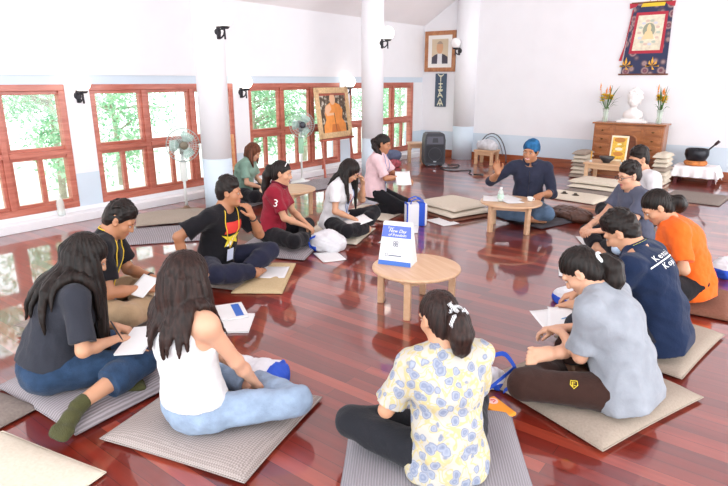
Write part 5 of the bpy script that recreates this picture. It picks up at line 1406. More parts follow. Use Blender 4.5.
# two vases of flowers
stem_m = flat('flower_stem_green', '#4f7a3a', 0.6); leafm = flat('long_leaf_green', '#3d6b35', 0.5); 
def petal(nm, c):
    k = N(nm); k.b.inputs['Base Color'].default_value = lin(c); k.b.inputs['Roughness'].default_value = 0.6
    tl = k.n('ShaderNodeBsdfTranslucent'); tl.inputs['Color'].default_value = lin(c); ms = k.n('ShaderNodeMixShader'); ms.inputs[0].default_value = 0.4
    k.l(k.b.outputs[0], ms.inputs[1]); k.l(tl.outputs[0], ms.inputs[2]); k.l(ms.outputs[0], k.out.inputs['Surface'])
    return k.m
yel = petal('yellow_petal', '#ffe23a'); ora = petal('orange_bract', '#f7a23c')
vase_g = clear_material('green_tinted_glass', '#dfeee0', 0.35)
def vase(x, label, seed):
    rg = random.Random(seed); t = thing('flower_vase', label, 'vase', (x, 11.26, TOPZ), rad(rg.uniform(0, 90)), 'glass vases of flowers on the cabinet')
    bm = bm_new(); lathe(bm, [(0.0, 0.001), (0.045, 0.001), (0.05, 0.02), (0.042, 0.12), (0.05, 0.20), (0.058, 0.24), (0.053, 0.24), (0.046, 0.2), (0.038, 0.12), (0.044, 0.02), (0, 0.012)], 24, cap=False); obj('vase_body', bm, vase_g, t, True)
    bm = bm_new()
    tips = []
    for i in range(9):
        a = 6.283 * i / 9 + rg.uniform(-.2, .2); o_ = rg.uniform(0.05, 0.14); z = rg.uniform(0.38, 0.55); p = Vector((o_ * math.cos(a), o_ * math.sin(a), z)); tips.append(p)
        tube(bm, [Vector((0.02 * math.cos(a + 3), 0.02 * math.sin(a + 3), 0.02)), Vector((0.015 * math.cos(a), 0.015 * math.sin(a), 0.22)), p * 0.8 + Vector((0, 0, 0.05)), p], 0.004, 5)
    obj('stems', bm, stem_m, t, True)
    for p in tips[:5]:
        q = Vector((p.x * 0.8, p.y * 0.8, 0.36 + rg.uniform(0, 0.10)))
        bm = bm_new()
        for ring, (nn, L, up) in enumerate(((11, 0.065, -0.6), (15, 0.085, 0.0), (13, 0.08, 0.7), (9, 0.065, 1.8))):
            for i in range(nn):
                a = 6.283 * i / nn + ring * .3; d = Vector((math.cos(a), math.sin(a), up)).normalized(); s = Vector((-math.sin(a), math.cos(a), 0)); 
                v = [q, q + d * L * .5 + s * .022, q + d * L, q + d * L * .5 - s * .022]
                bm.faces.new([bm.verts.new(x_) for x_ in v])
        obj('flower_head', bm, yel, t)
    for p in tips[5:8]:                       # bird-of-paradise flowers
        bm = bm_new(); top = Vector((p.x * 1.1, p.y * 1.1, p.z + 0.12)); dx = Vector((math.cos(seed + p.x * 40), math.sin(seed + p.y * 40), 0))
        tube(bm, [p, top], 0.005, 5)
        for j in range(5):
            e = top + dx * (0.05 + 0.012 * j) + Vector((0, 0, 0.11 - 0.035 * j)); s = dx.cross(Vector((0, 0, 1))) * 0.012; m_ = top.lerp(e, .5)
            v = [top, m_ + s, e, m_ - s, m_ + Vector((0, 0, .01))]; V_ = [bm.verts.new(x_) for x_ in v]
            bm.faces.new((V_[0], V_[1], V_[4])); bm.faces.new((V_[1], V_[2], V_[4])); bm.faces.new((V_[2], V_[3], V_[4])); bm.faces.new((V_[3], V_[0], V_[4]))
        obj('orange_flower', bm, ora, t)
    for i in range(12):
        a = rg.uniform(0, 6.283); o_ = rg.uniform(0.10, 0.26); z = rg.uniform(0.32, 0.78) - o_ * 0.5; base = Vector((0.01 * math.cos(a), 0.01 * math.sin(a), 0.2)); e = Vector((o_ * math.cos(a), o_ * math.sin(a), z)); m_ = base.lerp(e, .55) + Vector((0, 0, .06)); s = Vector((-math.sin(a), math.cos(a), 0)) * rg.uniform(.008, .016)
        bm = bm_new(); V_ = [bm.verts.new(x_) for x_ in (base, m_ + s, e, m_ - s, m_ + Vector((0, 0, -.006)))]
        bm.faces.new((V_[0], V_[1], V_[4])); bm.faces.new((V_[1], V_[2], V_[4])); bm.faces.new((V_[2], V_[3], V_[4])); bm.faces.new((V_[3], V_[0], V_[4])); obj('leaf', bm, leafm, t)
vase(-3.02, 'glass vase of yellow and orange flowers at the cabinet end nearer the windows', 3); vase(-2.11, 'glass vase of yellow and orange flowers at the cabinet end nearer the bowl stand', 8)
# little altar table
t = thing('altar_table', 'small pale wooden table with a dark bowl in front of the cabinet', 'table', (-2.54, 10.0, 0), rad(-2))
bm = bm_new(); box(bm, (0, 0, 0.375), (0.66, 0.56, 0.03), bev=0.006); obj('tabletop', bm, beech, t)
for sx in (-1, 1):
    for sy in (-1, 1): bm = bm_new(); box(bm, (sx * 0.28, sy * 0.23, 0.18), (0.055, 0.055, 0.36), bev=0.004); obj('leg', bm, beech, t)
bm = bm_new(); box(bm, (0, -0.235, 0.325), (0.50, 0.02, 0.07)); obj('apron', bm, beech, t)
bm = bm_new(); box(bm, (0, 0.235, 0.325), (0.50, 0.02, 0.07)); obj('apron', bm, beech, t)
t = thing('offering_bowl', 'dark metal bowl on the small altar table', 'bowl', (-2.56, 9.92, 0.39), 0)
bm = bm_new(); lathe(bm, [(0, 0.0), (0.06, 0.0), (0.055, 0.012), (0.10, 0.05), (0.12, 0.10), (0.112, 0.10), (0.092, 0.055), (0.0, 0.03)], 28, cap=False); obj('bowl_body', bm, flat('dark_iron_bowl', '#3a3a3c', 0.4, 0.4), t, True)
bm = bm_new(); lathe(bm, [(0, 0.08), (0.10, 0.085)], 24, cap=False); obj('ash', bm, flat('grey_ash', '#8d857c', 0.95), t)
gold = flat('gilded_print', '#e3b43c', 0.45, noise=0.35, nscale=30)
t = thing('framed_icon', 'small gold coloured framed picture standing on the altar table behind the dark bowl', 'picture', (-2.46, 10.18, 0.392), rad(2)); t.rotation_euler = (rad(-8), 0, 0)
bm = bm_new(); box(bm, (0, 0, 0.21), (0.27, 0.02, 0.42), bev=0.004); obj('frame', bm, flat('cream_frame', '#efe5c8', 0.5), t)
bm = bm_new(); box(bm, (0, -0.0115, 0.21), (0.22, 0.003, 0.36)); p_ = obj('picture', bm, gold, t)
for z, w_, m in ((0.12, 0.16, '#c9822e'), (0.2, 0.12, '#e8dfc0'), (0.28, 0.07, '#f5e6b0'), (0.35, 0.18, '#b9772e')):
    bm = bm_new(); lathe(bm, [(w_ / 2, 0), (w_ / 2, 0.002)], 16, Matrix.Translation((0, -0.0135, z)) @ Matrix.Rotation(rad(90), 4, 'X') @ Matrix.Diagonal((1, 0.45, 1, 1))); obj('picture_shape', bm, flat('icon_' + m[1:], m, 0.5), p_)
for i, (x, y, hh, lab) in enumerate(((-2.80, 9.88, 0.17, 'slim yellow candle at the end of the altar table nearer the windows'), (-2.32, 9.90, 0.12, 'short candle beside the dark bowl on the altar table'))):
    t = thing('candle', lab, 'candle', (x, y, 0.39), 0, 'candles on the altar table')
    bm = bm_new(); lathe(bm, [(0, 0), (0.028, 0), (0.02, 0.01), (0.016, 0.03), (0, 0.031)], 14, cap=False); obj('holder', bm, flat('clear_grey_glass', '#cfd4d6', 0.15), t, True)
    bm = bm_new(); lathe(bm, [(0.011, 0.03), (0.011, hh), (0, hh + 0.004)], 10, cap=False); obj('wax', bm, flat('ochre_wax', '#d9a13a', 0.5), t, True)
# wall hanging
t = thing('wall_hanging', 'red bordered brocade scroll hanging with a seated figure in a cream panel, above the cabinet', 'hanging', (-2.53, BY - 0.012, 2.40), 0)
def wallpoly(name, pts, y, th, m, par, sub=False):
    bm = bm_new(); prism(bm, pts, -th, Matrix.Translation((0, y, 0))); return obj(name, bm, m, par)
kk = N('dark_brocade'); vo = kk.n('ShaderNodeTexVoronoi'); vo.inputs['Scale'].default_value = 7.0; kk.l(kk.coord((1, 1, 1)), vo.inputs['Vector'])
kk.l(kk.ramp(vo.outputs['Distance'], [(0.0, lin('#a0707a')), (0.20, lin('#6a3848')), (0.36, lin('#a58a88')), (0.46, lin('#5a4a58')), (0.56, lin('#2f3354')), (1.0, lin('#2a3558'))]), kk.b.inputs['Base Color']); kk.b.inputs['Roughness'].default_value = 0.7; brocade = kk.m
redc = flat('red_silk', '#b3263a', 0.6); cream_p = flat('cream_painted_panel', '#e6dcc4', 0.7, noise=0.18, nscale=14); yellowc = flat('yellow_silk', '#e8c62e', 0.6)
cl = wallpoly('brocade', [(-0.39, -0.59), (0.36, -0.59), (0.34, 0.60), (-0.30, 0.60)], 0.0, 0.012, brocade, t)
wallpoly('red_border', [(-0.295, -0.24), (0.265, -0.24), (0.275, 0.45), (-0.235, 0.45)], -0.012, 0.004, redc, cl)
wallpoly('cream_panel', [(-0.245, -0.19), (0.215, -0.19), (0.23, 0.40), (-0.195, 0.40)], -0.016, 0.004, cream_p, cl)
for i in range(14):
    a = 6.283 * i / 14; x, z = 0.155 * math.cos(a), 0.11 + 0.2 * math.sin(a)
    wallpoly('painted_cloud', [(x + 0.035 * math.cos(b), z + 0.022 * math.sin(b)) for b in np.linspace(0, 6.283, 10, endpoint=False)], -0.020, 0.001, flat('cloud_%d' % (i % 3), ('#b9c4b4', '#d8bfae', '#cfd2dc')[i % 3], 0.7), cl)
wallpoly('halo', [(0.10 * math.cos(b), 0.15 + 0.12 * math.sin(b)) for b in np.linspace(0, 6.283, 20, endpoint=False)], -0.021, 0.001, flat('halo_grey_green', '#9aa08c', 0.7), cl)
wallpoly('painted_figure', [(-0.10, 0.0), (0.10, 0.0), (0.075, 0.06), (0.055, 0.12), (0.03, 0.14), (0.036, 0.19), (0.02, 0.235), (0, 0.26), (-0.02, 0.235), (-0.036, 0.19), (-0.03, 0.14), (-0.055, 0.12), (-0.075, 0.06)], -0.022, 0.001, flat('figure_cream_gold', '#ecd2a0', 0.6), cl)
wallpoly('top_valance', [(-0.18, 0.54), (0.20, 0.54), (0.22, 0.625), (-0.14, 0.625)], -0.012, 0.006, yellowc, t)
for s in (-1, 1): wallpoly('red_corner', [(s * 0.20 - 0.02 * (s < 0), 0.60), (s * 0.37, 0.61), (s * 0.36, 0.52), (s * 0.26, 0.55)], -0.012, 0.008, redc, t)
wallpoly('red_ribbon', [(-0.31, 0.5), (-0.29, 0.5), (-0.40, -0.36), (-0.45, -0.36), (-0.38, -0.1)], -0.010, 0.008, redc, t)
for z in (0.61, -0.60):
    bm = bm_new(); w_ = 0.34 if z > 0 else 0.43; tube(bm, [(-w_, -0.01, z), (w_ - 0.03, -0.01, z)], 0.014, 8); obj('rod', bm, cab_dark, t)
bm = bm_new(); tube(bm, [(-0.05, -0.01, 0.62), (0.02, -0.004, 0.78), (0.08, -0.01, 0.62)], 0.004, 5); obj('hanging_cord', bm, redc, t)
for x in (-0.32, 0.12):
    bm = bm_new()
    for dx, dz in ((-0.06, -0.05), (-0.03, 0.0), (0.0, 0.04), (0.04, 0.0), (0.07, -0.05), (0.02, -0.10)):
        prism(bm, [(x, -0.45), (x + dx * 1.4 - 0.02, -0.42 + dz), (x + dx * 1.7, -0.36 + dz * 1.6), (x + dx * 1.4 + 0.02, -0.42 + dz)], -0.003, Matrix.Translation((0, -0.013, 0)))
    obj('gold_tassel', bm, flat('gold_silk', '#e6ab36', 0.6), t)
# framed portrait and dark name board
t = thing('framed_portrait', 'wood framed portrait of a man in a dark suit on the back wall', 'picture', (-6.76, BY - 0.02, 2.31), 0)
bm = bm_new()
for s in (-1, 1): box(bm, (s * 0.345, 0, 0), (0.09, 0.04, 0.86), bev=0.01); box(bm, (0, 0, s * 0.385), (0.61, 0.036, 0.09), bev=0.008)
obj('frame', bm, wood('portrait_frame_wood', '#a0623e', '#c48a5e', (10, 10, 10), 0.4), t)
wallpoly('mount', [(-0.305, -0.345), (0.305, -0.345), (0.305, 0.345), (-0.305, 0.345)], 0.0, 0.01, flat('white_mount', '#f2efe9', 0.6), t)
pp = wallpoly('print', [(-0.205, -0.26), (0.205, -0.26), (0.205, 0.26), (-0.205, 0.26)], -0.01, 0.003, flat('portrait_ground', '#d8c6a8', 0.6), t)
wallpoly('suit', [(-0.205, -0.26), (0.205, -0.26), (0.20, -0.12), (0.12, -0.07), (0.05, -0.05), (-0.05, -0.05), (-0.12, -0.07), (-0.20, -0.12)], -0.013, 0.002, flat('dark_suit', '#4a4652', 0.6), pp)
wallpoly('shirt_front', [(-0.06, -0.26), (0.06, -0.26), (0.055, -0.05), (-0.055, -0.05)], -0.015, 0.002, paper_m, pp)
wallpoly('face', [(0.082 * math.cos(b), 0.075 + 0.125 * math.sin(b)) for b in np.linspace(0, 6.283, 20, endpoint=False)], -0.015, 0.003, flat('portrait_face', '#d9a983', 0.6), pp)
wallpoly('hair', [(0.084 * math.cos(b), 0.10 + 0.115 * math.sin(b)) for b in np.linspace(0.5, 2.64, 12)], -0.018, 0.001, flat('portrait_hair', '#b3a08c', 0.6), pp)
t = thing('name_board', 'narrow dark vertical board with pale characters, under the portrait', 'sign', (-6.71, BY - 0.012, 1.48), 0)
wallpoly('board', [(-0.14, -0.36), (0.14, -0.36), (0.14, 0.36), (-0.14, 0.36)], 0.0, 0.02, flat('dark_slate_board', '#44566a', 0.5), t)
glyphs = [[((-0.07, 0.08), (0.0, 0.02)), ((0.07, 0.08), (0.0, 0.02)), ((0, 0.02), (0, -0.08)), ((-0.05, 0.05), (0.05, 0.05))],
          [((0, 0.08), (0, -0.08)), ((-0.05, 0.05), (0.05, 0.05)), ((-0.04, -0.02), (0.04, -0.02)), ((-0.06, -0.08), (0.06, -0.08))],
          [((-0.05, 0.07), (0.05, 0.07)), ((0, 0.08), (-0.06, -0.07)), ((0, 0.02), (0.06, -0.07)), ((-0.05, -0.03), (0.05, -0.03))],
          [((0, 0.08), (-0.07, -0.07)), ((0, 0.08), (0.07, -0.07)), ((-0.05, -0.03), (0.05, -0.03)), ((0, 0.0), (0, -0.08))]]
for i, g in enumerate(glyphs):
    bm = bm_new(); zc = 0.265 - 0.175 * i
    for (xa, za), (xb, zb) in g: tube(bm, [(xa, -0.022, zc + za), (xb, -0.022, zc + zb)], 0.012, 5)
    obj('character', bm, flat('pale_gold_characters', '#e2e0c4', 0.5), t)
# bowl stand
t = thing('cloth_covered_stand', 'low dark red stand draped with a white cloth by the back wall', 'stand', (-1.42, 11.22, 0), rad(-2))
bm = bm_new()
obj('stand_top', (lambda b: (box(b, (0, 0, 0.27), (0.60, 0.44, 0.03)), b)[1])(bm), flat('dark_red_lacquer', '#5d2226', 0.4), t)
for sx in (-1, 1):
    for sy in (-1, 1): bm = bm_new(); box(bm, (sx * 0.26, sy * 0.18, 0.13), (0.05, 0.05, 0.26)); obj('leg', bm, flat('dark_red_lacquer', '#5d2226', 0.4), t)
bm = bm_new(); nx, ny = 40, 30; g = []
for i in range(nx + 1):
    row = []
    for j in range(ny + 1):
        u = (i / nx - .5) * 1.04; v = (j / ny - .5) * 0.86
        ox = max(0, abs(u) - 0.31); oy = max(0, abs(v) - 0.23); drop = math.hypot(ox, oy) if ox and oy else max(ox, oy)
        fl = 0.25 * drop + 0.02 * math.sin(22 * (u if oy else v) * 1.6) * min(1, drop * 8)
        x = math.copysign(min(abs(u), 0.312) + (fl if ox else 0), u); y = math.copysign(min(abs(v), 0.232) + (fl if oy else 0), v)
        row.append(bm.verts.new((x, y, 0.293 - drop * 0.9 + 0.004)))
    g.append(row)
for i in range(nx):
    for j in range(ny): bm.faces.new((g[i][j], g[i + 1][j], g[i + 1][j + 1], g[i][j + 1]))
co = obj('cloth', bm, flat('white_table_cloth', '#f2f0f2', 0.8), t, True); so = co.modifiers.new('thickness', 'SOLIDIFY'); so.thickness = 0.003
t = thing('ring_cushion', 'orange and brown ring cushion under the black singing bowl', 'cushion', (-1.44, 11.20, 0.300), 0)
bm = bm_new(); tube(bm, [(0.14 * math.cos(a), 0.14 * math.sin(a), 0.042) for a in np.linspace(0, 6.283, 28, endpoint=False)], 0.042, 10, True); obj('ring', bm, flat('orange_brocade', '#c87a3e', 0.7, noise=0.3, nscale=20), t, True)
t = thing('singing_bowl', 'round black singing bowl on the ring cushion', 'bowl', (-1.44, 11.20, 0.345), 0)
bm = bm_new(); lathe(bm, [(0, 0.0), (0.09, 0.0), (0.15, 0.05), (0.185, 0.13), (0.18, 0.21), (0.165, 0.235), (0.155, 0.235), (0.168, 0.2), (0.17, 0.13), (0.135, 0.06), (0, 0.02)], 32, cap=False); obj('bowl_body', bm, flat('black_bronze', '#23242a', 0.35, 0.5), t, True)
t = thing('striker', 'black padded striker leaning out of the singing bowl', 'striker', (-1.44, 11.20, 0.39), 0)
bm = bm_new(); tube(bm, [(0.04, 0, 0.01), (0.16, -0.01, 0.175), (0.27, -0.02, 0.30)], 0.013, 8); obj('handle', bm, black_rubber, t, True)
bm = bm_new(); tube(bm, [(0.245, -0.018, 0.27), (0.30, -0.022, 0.335)], [0.022, 0.026], 10); obj('padded_end', bm, flat('dark_brown_pad', '#3b2a2c', 0.8), t, True)

# ---------------------------------------------------------------- loudspeaker corner
t = thing('loudspeaker', 'black loudspeaker standing on the floor near the corner', 'speaker', (-6.08, 10.28, 0), cam_rot(176))
spk = flat('black_speaker_plastic', '#33343c', 0.5, bump=0.2, bscale=200); grille = flat('dark_speaker_grille', '#26272e', 0.6, bump=0.6, bscale=260)
bm = bm_new(); prism(bm, [(-0.2, 0.03), (0.2, 0.03), (0.215, 0.10), (0.215, 0.52), (0.19, 0.64), (0.15, 0.67), (-0.15, 0.67), (-0.19, 0.64), (-0.215, 0.52), (-0.215, 0.10)], 0.34, Matrix.Translation((0, -0.17, 0))); obj('housing', bm, spk, t)
bm = bm_new(); box(bm, (0, 0.175, 0.25), (0.36, 0.02, 0.36), bev=0.01); obj('woofer_grille', bm, grille, t)
bm = bm_new(); tube(bm, [(0.13 * math.cos(a), 0.186, 0.25 + 0.13 * math.sin(a)) for a in np.linspace(0, 6.283, 28, endpoint=False)], 0.008, 6, True); obj('woofer_ring', bm, flat('dark_ring', '#3f4048', 0.5), t, True)
bm = bm_new(); prism(bm, [(-0.17, 0.45), (0.17, 0.45), (0.16, 0.60), (-0.16, 0.60)], 0.012, Matrix.Translation((0, 0.168, 0))); h_ = obj('horn', bm, flat('grey_horn', '#565763', 0.5), t)
bm = bm_new(); prism(bm, [(-0.06, 0.48), (0.06, 0.48), (0.05, 0.57), (-0.05, 0.57)], 0.006, Matrix.Translation((0, 0.18, 0))); obj('horn_throat', bm, spk, h_)
bm = bm_new(); box(bm, (0, 0.187, 0.095), (0.06, 0.004, 0.018)); obj('badge', bm, flat('silver_badge', '#b9bcc4', 0.3, 0.7), t)
bm = bm_new()
for sx in (-1, 1):
    for sy in (-1, 1): box(bm, (sx * 0.15, sy * 0.12, 0.015), (0.04, 0.04, 0.03))
obj('feet', bm, black_rubber, t); t.children[-1]['kind'] = 'stuff'
cab = [(-5.80, 10.40, 0.012), (-5.62, 10.55, 0.010), (-5.50, 10.20, 0.010), (-5.72, 9.95, 0.010), (-5.35, 9.75, 0.010), (-5.10, 10.05, 0.010), (-4.95, 9.70, 0.010), (-4.80, 9.55, 0.010)]
bm = bm_new(); P_ = [Vector(p) for p in cab]; sm = []
for i in range(len(P_) - 1):
    p0, p1, p2, p3 = P_[max(i - 1, 0)], P_[i], P_[i + 1], P_[min(i + 2, len(P_) - 1)]
    for s in range(6):
        u = s / 6; sm.append(0.5 * ((2 * p1) + (p2 - p0) * u + (2 * p0 - 5 * p1 + 4 * p2 - p3) * u * u + (3 * p1 - p0 - 3 * p2 + p3) * u ** 3))
tube(bm, sm, 0.009, 6); tag(obj('cable', bm, black_rubber, None, True), 'black cable trailing over the floor from the loudspeaker', 'cable')
t = thing('microphone', 'dark microphone lying on the floor at the end of the cable', 'microphone', (-4.76, 9.52, 0.028), rad(20))
bm = bm_new(); tube(bm, [(0, 0, 0), (0.14, 0, 0)], [0.016, 0.02], 10); obj('body', bm, black_rubber, t, True)
bm = bm_new(); ball(bm, (0.16, 0, 0), 0.028, 14); obj('head_grille', bm, flat('grey_mesh', '#5c5d63', 0.5, 0.6, bump=0.5, bscale=400), t, True)
def stool(label, x, y, rot, w_, d_, h_):
    t = thing('stool', label, 'stool', (x, y, 0), rad(rot), 'small pale wooden stools'); b = beech
    bm = bm_new(); box(bm, (0, 0, h_ - 0.02), (w_, d_, 0.04), bev=0.008); obj('seat', bm, b, t)
    for sx in (-1, 1):
        for sy in (-1, 1): bm = bm_new(); box(bm, (sx * (w_ / 2 - 0.045), sy * (d_ / 2 - 0.045), (h_ - 0.04) / 2), (0.06, 0.06, h_ - 0.04), bev=0.006); obj('leg', bm, b, t)
    bm = bm_new()
    for sy in (-1, 1): box(bm, (0, sy * (d_ / 2 - 0.045), h_ - 0.075), (w_ - 0.15, 0.03, 0.07))
    obj('rail', bm, b, t)
    return t
stool('small wooden stool beside the loudspeaker', -6.62, 10.45, 37, 0.36, 0.36, 0.42)
stool('small wooden stool carrying a grey bundle near the back wall', -5.28, 11.12, 0, 0.44, 0.36, 0.30)
soft_bag('grey bundled bag resting on the small stool at the back wall', -5.28, 11.12, 0.302, 0, (0.46, 0.32, 0.20), 33, name='bundle', m=flat('pale_grey_cloth', '#c9c8cc', 0.8, noise=0.25, nscale=10), group=None)
t = thing('wire_hoop', 'dark thin wire hoop arching over the grey bundle on the stool', 'hoop', (-5.26, 11.30, 0.0), 0)
bm = bm_new(); tube(bm, [(0.34 * math.cos(a), 0, 0.02 + 0.60 * max(0, math.sin(a))) for a in np.linspace(0, math.pi, 22)], 0.012, 6); obj('hoop', bm, flat('dark_wire', '#55555e', 0.5), t, True)
bm = bm_new(); tube(bm, [(0.28 * math.cos(a), -0.03, 0.02 + 0.54 * max(0, math.sin(a))) for a in np.linspace(0.3, math.pi, 20)], 0.008, 6); obj('inner_hoop', bm, flat('dark_wire', '#55555e', 0.5), t, True)
soft_bag('dark slate bag on the floor in the corner behind the woman in pink', -6.66, 9.55, 0.14, 35, (0.44, 0.26, 0.22), 35, name='shoulder_bag', m=flat('slate_blue_cloth', '#57607a', 0.8), group=None)
soft_bag('red checked cloth bundle under the dark slate bag in the corner', -6.66, 9.55, 0.002, 35, (0.46, 0.34, 0.18), 37, name='cloth_bundle', m=flat('red_checked_cloth', '#a8505a', 0.8, noise=0.6, nscale=22), group=None)
t = thing('socket', 'white wall socket on the blue band beside the back column', 'socket', (-5.70, BY - 0.008, 0.36), 0)
bm = bm_new(); box(bm, (0, 0, 0), (0.08, 0.014, 0.12), bev=0.003); obj('plate', bm, flat('white_plastic', '#f2f2f2', 0.4), t)
bm = bm_new(); box(bm, (0, -0.02, 0.01), (0.035, 0.03, 0.035), bev=0.004); obj('plug', bm, black_rubber, t)

# ---------------------------------------------------------------- easel with the painting
ez = wood('easel_redwood', '#a04a38', '#bd6852', (3, 20, 20), 0.4)
t = thing('easel', 'tall reddish wooden easel holding the picture of a man in orange robes', 'easel', (-6.78, 8.00, 0), rad(90 + 4))
for s in (-1, 1):
    bm = bm_new(); tube(bm, [(s * 0.46, -0.10, 0.0), (s * 0.40, 0.10, 1.55)], 0.022, 6); obj('leg', bm, ez, t)
bm = bm_new(); tube(bm, [(0.0, 0.33, 0.0), (0.0, 0.12, 1.50)], 0.02, 6); obj('leg', bm, ez, t)
bm = bm_new(); box(bm, (0, -0.035, 0.68), (0.98, 0.07, 0.035)); obj('ledge', bm, ez, t)
bm = bm_new(); box(bm, (0, 0.10, 1.46), (0.86, 0.03, 0.05)); box(bm, (0, 0.045, 1.0), (0.84, 0.03, 0.04)); obj('crossbar', bm, ez, t)
t = thing('framed_painting', 'gold framed picture of a seated man in orange robes standing on the easel', 'picture', (-6.78, 8.00, 0.698), rad(90 + 4)); t.rotation_euler = (rad(-8), 0, rad(94))
pw, ph = 0.98, 0.88
bm = bm_new()
for s in (-1, 1): box(bm, (s * (pw / 2 - 0.05), -0.02, ph / 2), (0.10, 0.04, ph), bev=0.01); box(bm, (0, -0.02, ph / 2 + s * (ph / 2 - 0.05)), (pw - 0.02, 0.04, 0.10), bev=0.01)
obj('frame', bm, flat('pale_gold_frame', '#dcb98a', 0.45, noise=0.2, nscale=25), t)
kk = N('dark_leafy_backdrop'); nz = kk.n('ShaderNodeTexNoise'); nz.inputs['Scale'].default_value = 14; nz.inputs['Detail'].default_value = 3; kk.l(kk.coord(), nz.inputs['Vector'])
kk.l(kk.ramp(nz.outputs['Fac'], [(0.42, lin('#4a3a2e')), (0.55, lin('#6b5a48')), (0.62, lin('#c9c2b4'))]), kk.b.inputs['Base Color'])
cv = wallpoly('canvas', [(-pw / 2 + .09, .09), (pw / 2 - .09, .09), (pw / 2 - .09, ph - .09), (-pw / 2 + .09, ph - .09)], -0.012, 0.004, kk.m, t)
robe = flat('orange_robe_paint', '#f09a4a', 0.6, noise=0.12, nscale=9); flesh = flat('painted_flesh', '#f0bf98', 0.6)
wallpoly('painted_robe', [(-0.33, 0.10), (0.33, 0.10), (0.33, 0.24), (0.24, 0.34), (0.28, 0.48), (0.20, 0.58), (0.06, 0.62), (-0.08, 0.62), (-0.22, 0.56), (-0.26, 0.44), (-0.24, 0.32), (-0.32, 0.22)], -0.016, 0.002, robe, cv)
wallpoly('painted_shoulder', [(-0.22, 0.56), (-0.08, 0.60), (-0.06, 0.50), (-0.14, 0.44), (0.02, 0.44), (0.02, 0.40), (-0.20, 0.39), (-0.25, 0.46)], -0.018, 0.001, flesh, cv)
wallpoly('painted_head', [(0.085 * math.cos(b), 0.68 + 0.10 * math.sin(b)) for b in np.linspace(0, 6.283, 18, endpoint=False)], -0.018, 0.002, flesh, cv)
wallpoly('painted_cane', [(0.03, 0.12), (0.045, 0.12), (0.02, 0.44), (0.005, 0.44)], -0.0185, 0.001, flat('painted_brown', '#7a4a30', 0.6), cv)
wallpoly('painted_lap', [(-0.12, 0.10), (0.16, 0.10), (0.10, 0.24), (-0.08, 0.24)], -0.0182, 0.001, flat('robe_shadow_paint', '#d67c3c', 0.6), cv)

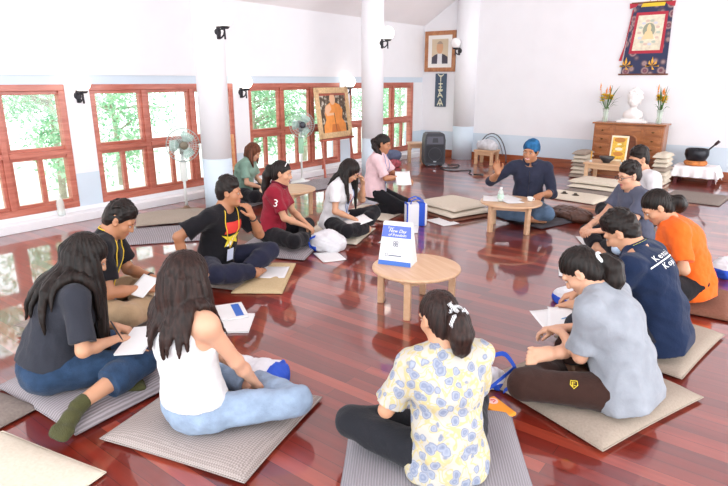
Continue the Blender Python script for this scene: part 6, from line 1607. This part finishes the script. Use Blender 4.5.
# ---------------------------------------------------------------- pedestal fans
def fan(label, x, y, headz, h, hub, boxm, base_m):
    t = thing('pedestal_fan', label, 'fan', (x, y, 0), cam_rot(h), 'pedestal fans by the windows')
    fw_ = flat('fan_white_plastic', '#e9ecea', 0.4); wire = flat('fan_wire', '#c7d2d0', 0.35, 0.4)
    bm = bm_new(); lathe(bm, [(0, 0), (0.19, 0), (0.20, 0.015), (0.18, 0.035), (0.05, 0.06), (0.03, 0.10), (0, 0.10)], 32, cap=False); obj('base', bm, base_m, t, True)
    bm = bm_new(); tube(bm, [(0, 0, 0.09), (0, 0, headz - 0.10)], 0.018, 12); obj('pole', bm, fw_, t, True)
    bm = bm_new(); box(bm, (0, 0.0, headz - 0.34), (0.085, 0.07, 0.28), bev=0.02, seg=3); obj('control_box', bm, boxm, t, True)
    bm = bm_new(); tube(bm, [(0, -0.14, headz), (0, -0.10, headz), (0, 0.03, headz)], [0.05, 0.065, 0.06], 18); tube(bm, [(0, 0, headz - 0.12), (0, -0.02, headz)], 0.028, 10); obj('motor', bm, hub, t, True)
    bm = bm_new(); R_ = 0.21
    for yy, sg in ((0.05, -1), (0.15, 1)):
        for r_ in (0.07, 0.12, 0.165, R_): tube(bm, [(r_ * math.cos(a), 0.10 + (yy - 0.10) * (1 - (r_ / R_) ** 3), headz + r_ * math.sin(a)) for a in np.linspace(0, 6.283, 36, endpoint=False)], 0.0022 if r_ < R_ else 0.006, 5, True)
        for i in range(36):
            a = 6.283 * i / 36
            tube(bm, [(r_ * math.cos(a), 0.10 + (yy - 0.10) * (1 - (r_ / R_) ** 3), headz + r_ * math.sin(a)) for r_ in (0.05, 0.12, 0.18, R_)], 0.0015, 4)
    obj('guard', bm, wire, t, True)
    bm = bm_new(); lathe(bm, [(0, 0.13), (0.05, 0.13), (0.052, 0.155), (0, 0.157)], 20, Matrix.Translation((0, 0, headz)) @ Matrix.Rotation(rad(-90), 4, 'X'), cap=False); obj('hub_badge', bm, hub, t, True)
    for k_ in range(3):
        bm = bm_new(); n = 10; ro = [[], []]
        for i in range(n + 1):
            r_ = 0.03 + 0.155 * i / n; sp = 0.75 * math.sin(min(1, i / n * 1.15) * 2.6) + 0.25
            for q in (0, 1):
                a = 2.094 * k_ + (q - .5) * sp * 1.3; ro[q].append((r_ * math.cos(a), 0.10 + (q - .5) * 0.045, headz + r_ * math.sin(a)))
        A_ = [[bm.verts.new(p) for p in r_] for r_ in ro]; B_ = [[bm.verts.new((p[0], p[1] + 0.003, p[2])) for p in r_] for r_ in ro]
        for i in range(n):
            bm.faces.new((A_[0][i], A_[0][i + 1], A_[1][i + 1], A_[1][i])); bm.faces.new((B_[1][i], B_[1][i + 1], B_[0][i + 1], B_[0][i]))
            for q in (0, 1): bm.faces.new((A_[q][i], B_[q][i], B_[q][i + 1], A_[q][i + 1]))
        for i in (0, n): bm.faces.new((A_[0][i], A_[1][i], B_[1][i], B_[0][i]))
        obj('blade', bm, clear_material('translucent_green_blade', '#bfe0d6', 0.6), t, True)
    return t
fan('pedestal fan with a greenish blade disc beside the front column', -6.40, 4.46, 0.90, 150, flat('fan_hub_grey', '#77705f', 0.5), flat('fan_box_grey', '#d9dcd6', 0.4), flat('fan_base_brown', '#7d5f4a', 0.5))
fan('pedestal fan with a dark hub and pale green control box near the easel', -6.72, 7.02, 0.99, 160, flat('fan_hub_dark', '#3f444c', 0.4), flat('fan_box_green', '#9fcfae', 0.4), flat('fan_base_white', '#e4e6e4', 0.5))

# ladder-back chair behind the woman in sage green
pine = wood('orange_pine', '#d08a55', '#e2a878', (3, 20, 20), 0.45)
t = thing('chair', 'ladder-back pine chair by the window pier behind the woman in sage green', 'chair', (-6.74, 5.42, 0), rad(70))
for sx in (-1, 1):
    bm = bm_new(); box(bm, (sx * 0.20, 0.19, 0.46), (0.045, 0.045, 0.92), bev=0.006); obj('rear_post', bm, pine, t)
    bm = bm_new(); box(bm, (sx * 0.20, -0.19, 0.21), (0.045, 0.045, 0.42), bev=0.006); obj('leg', bm, pine, t)
for z in (0.56, 0.70, 0.84): bm = bm_new(); box(bm, (0, 0.19, z), (0.36, 0.022, 0.06), bev=0.005); obj('back_slat', bm, pine, t)
bm = bm_new(); box(bm, (0, 0, 0.435), (0.46, 0.44, 0.03), bev=0.008); obj('seat', bm, pine, t)
bm = bm_new()
for sx in (-1, 1): box(bm, (sx * 0.20, 0, 0.18), (0.025, 0.34, 0.035))
box(bm, (0, -0.19, 0.24), (0.36, 0.025, 0.035)); obj('stretcher', bm, pine, t)
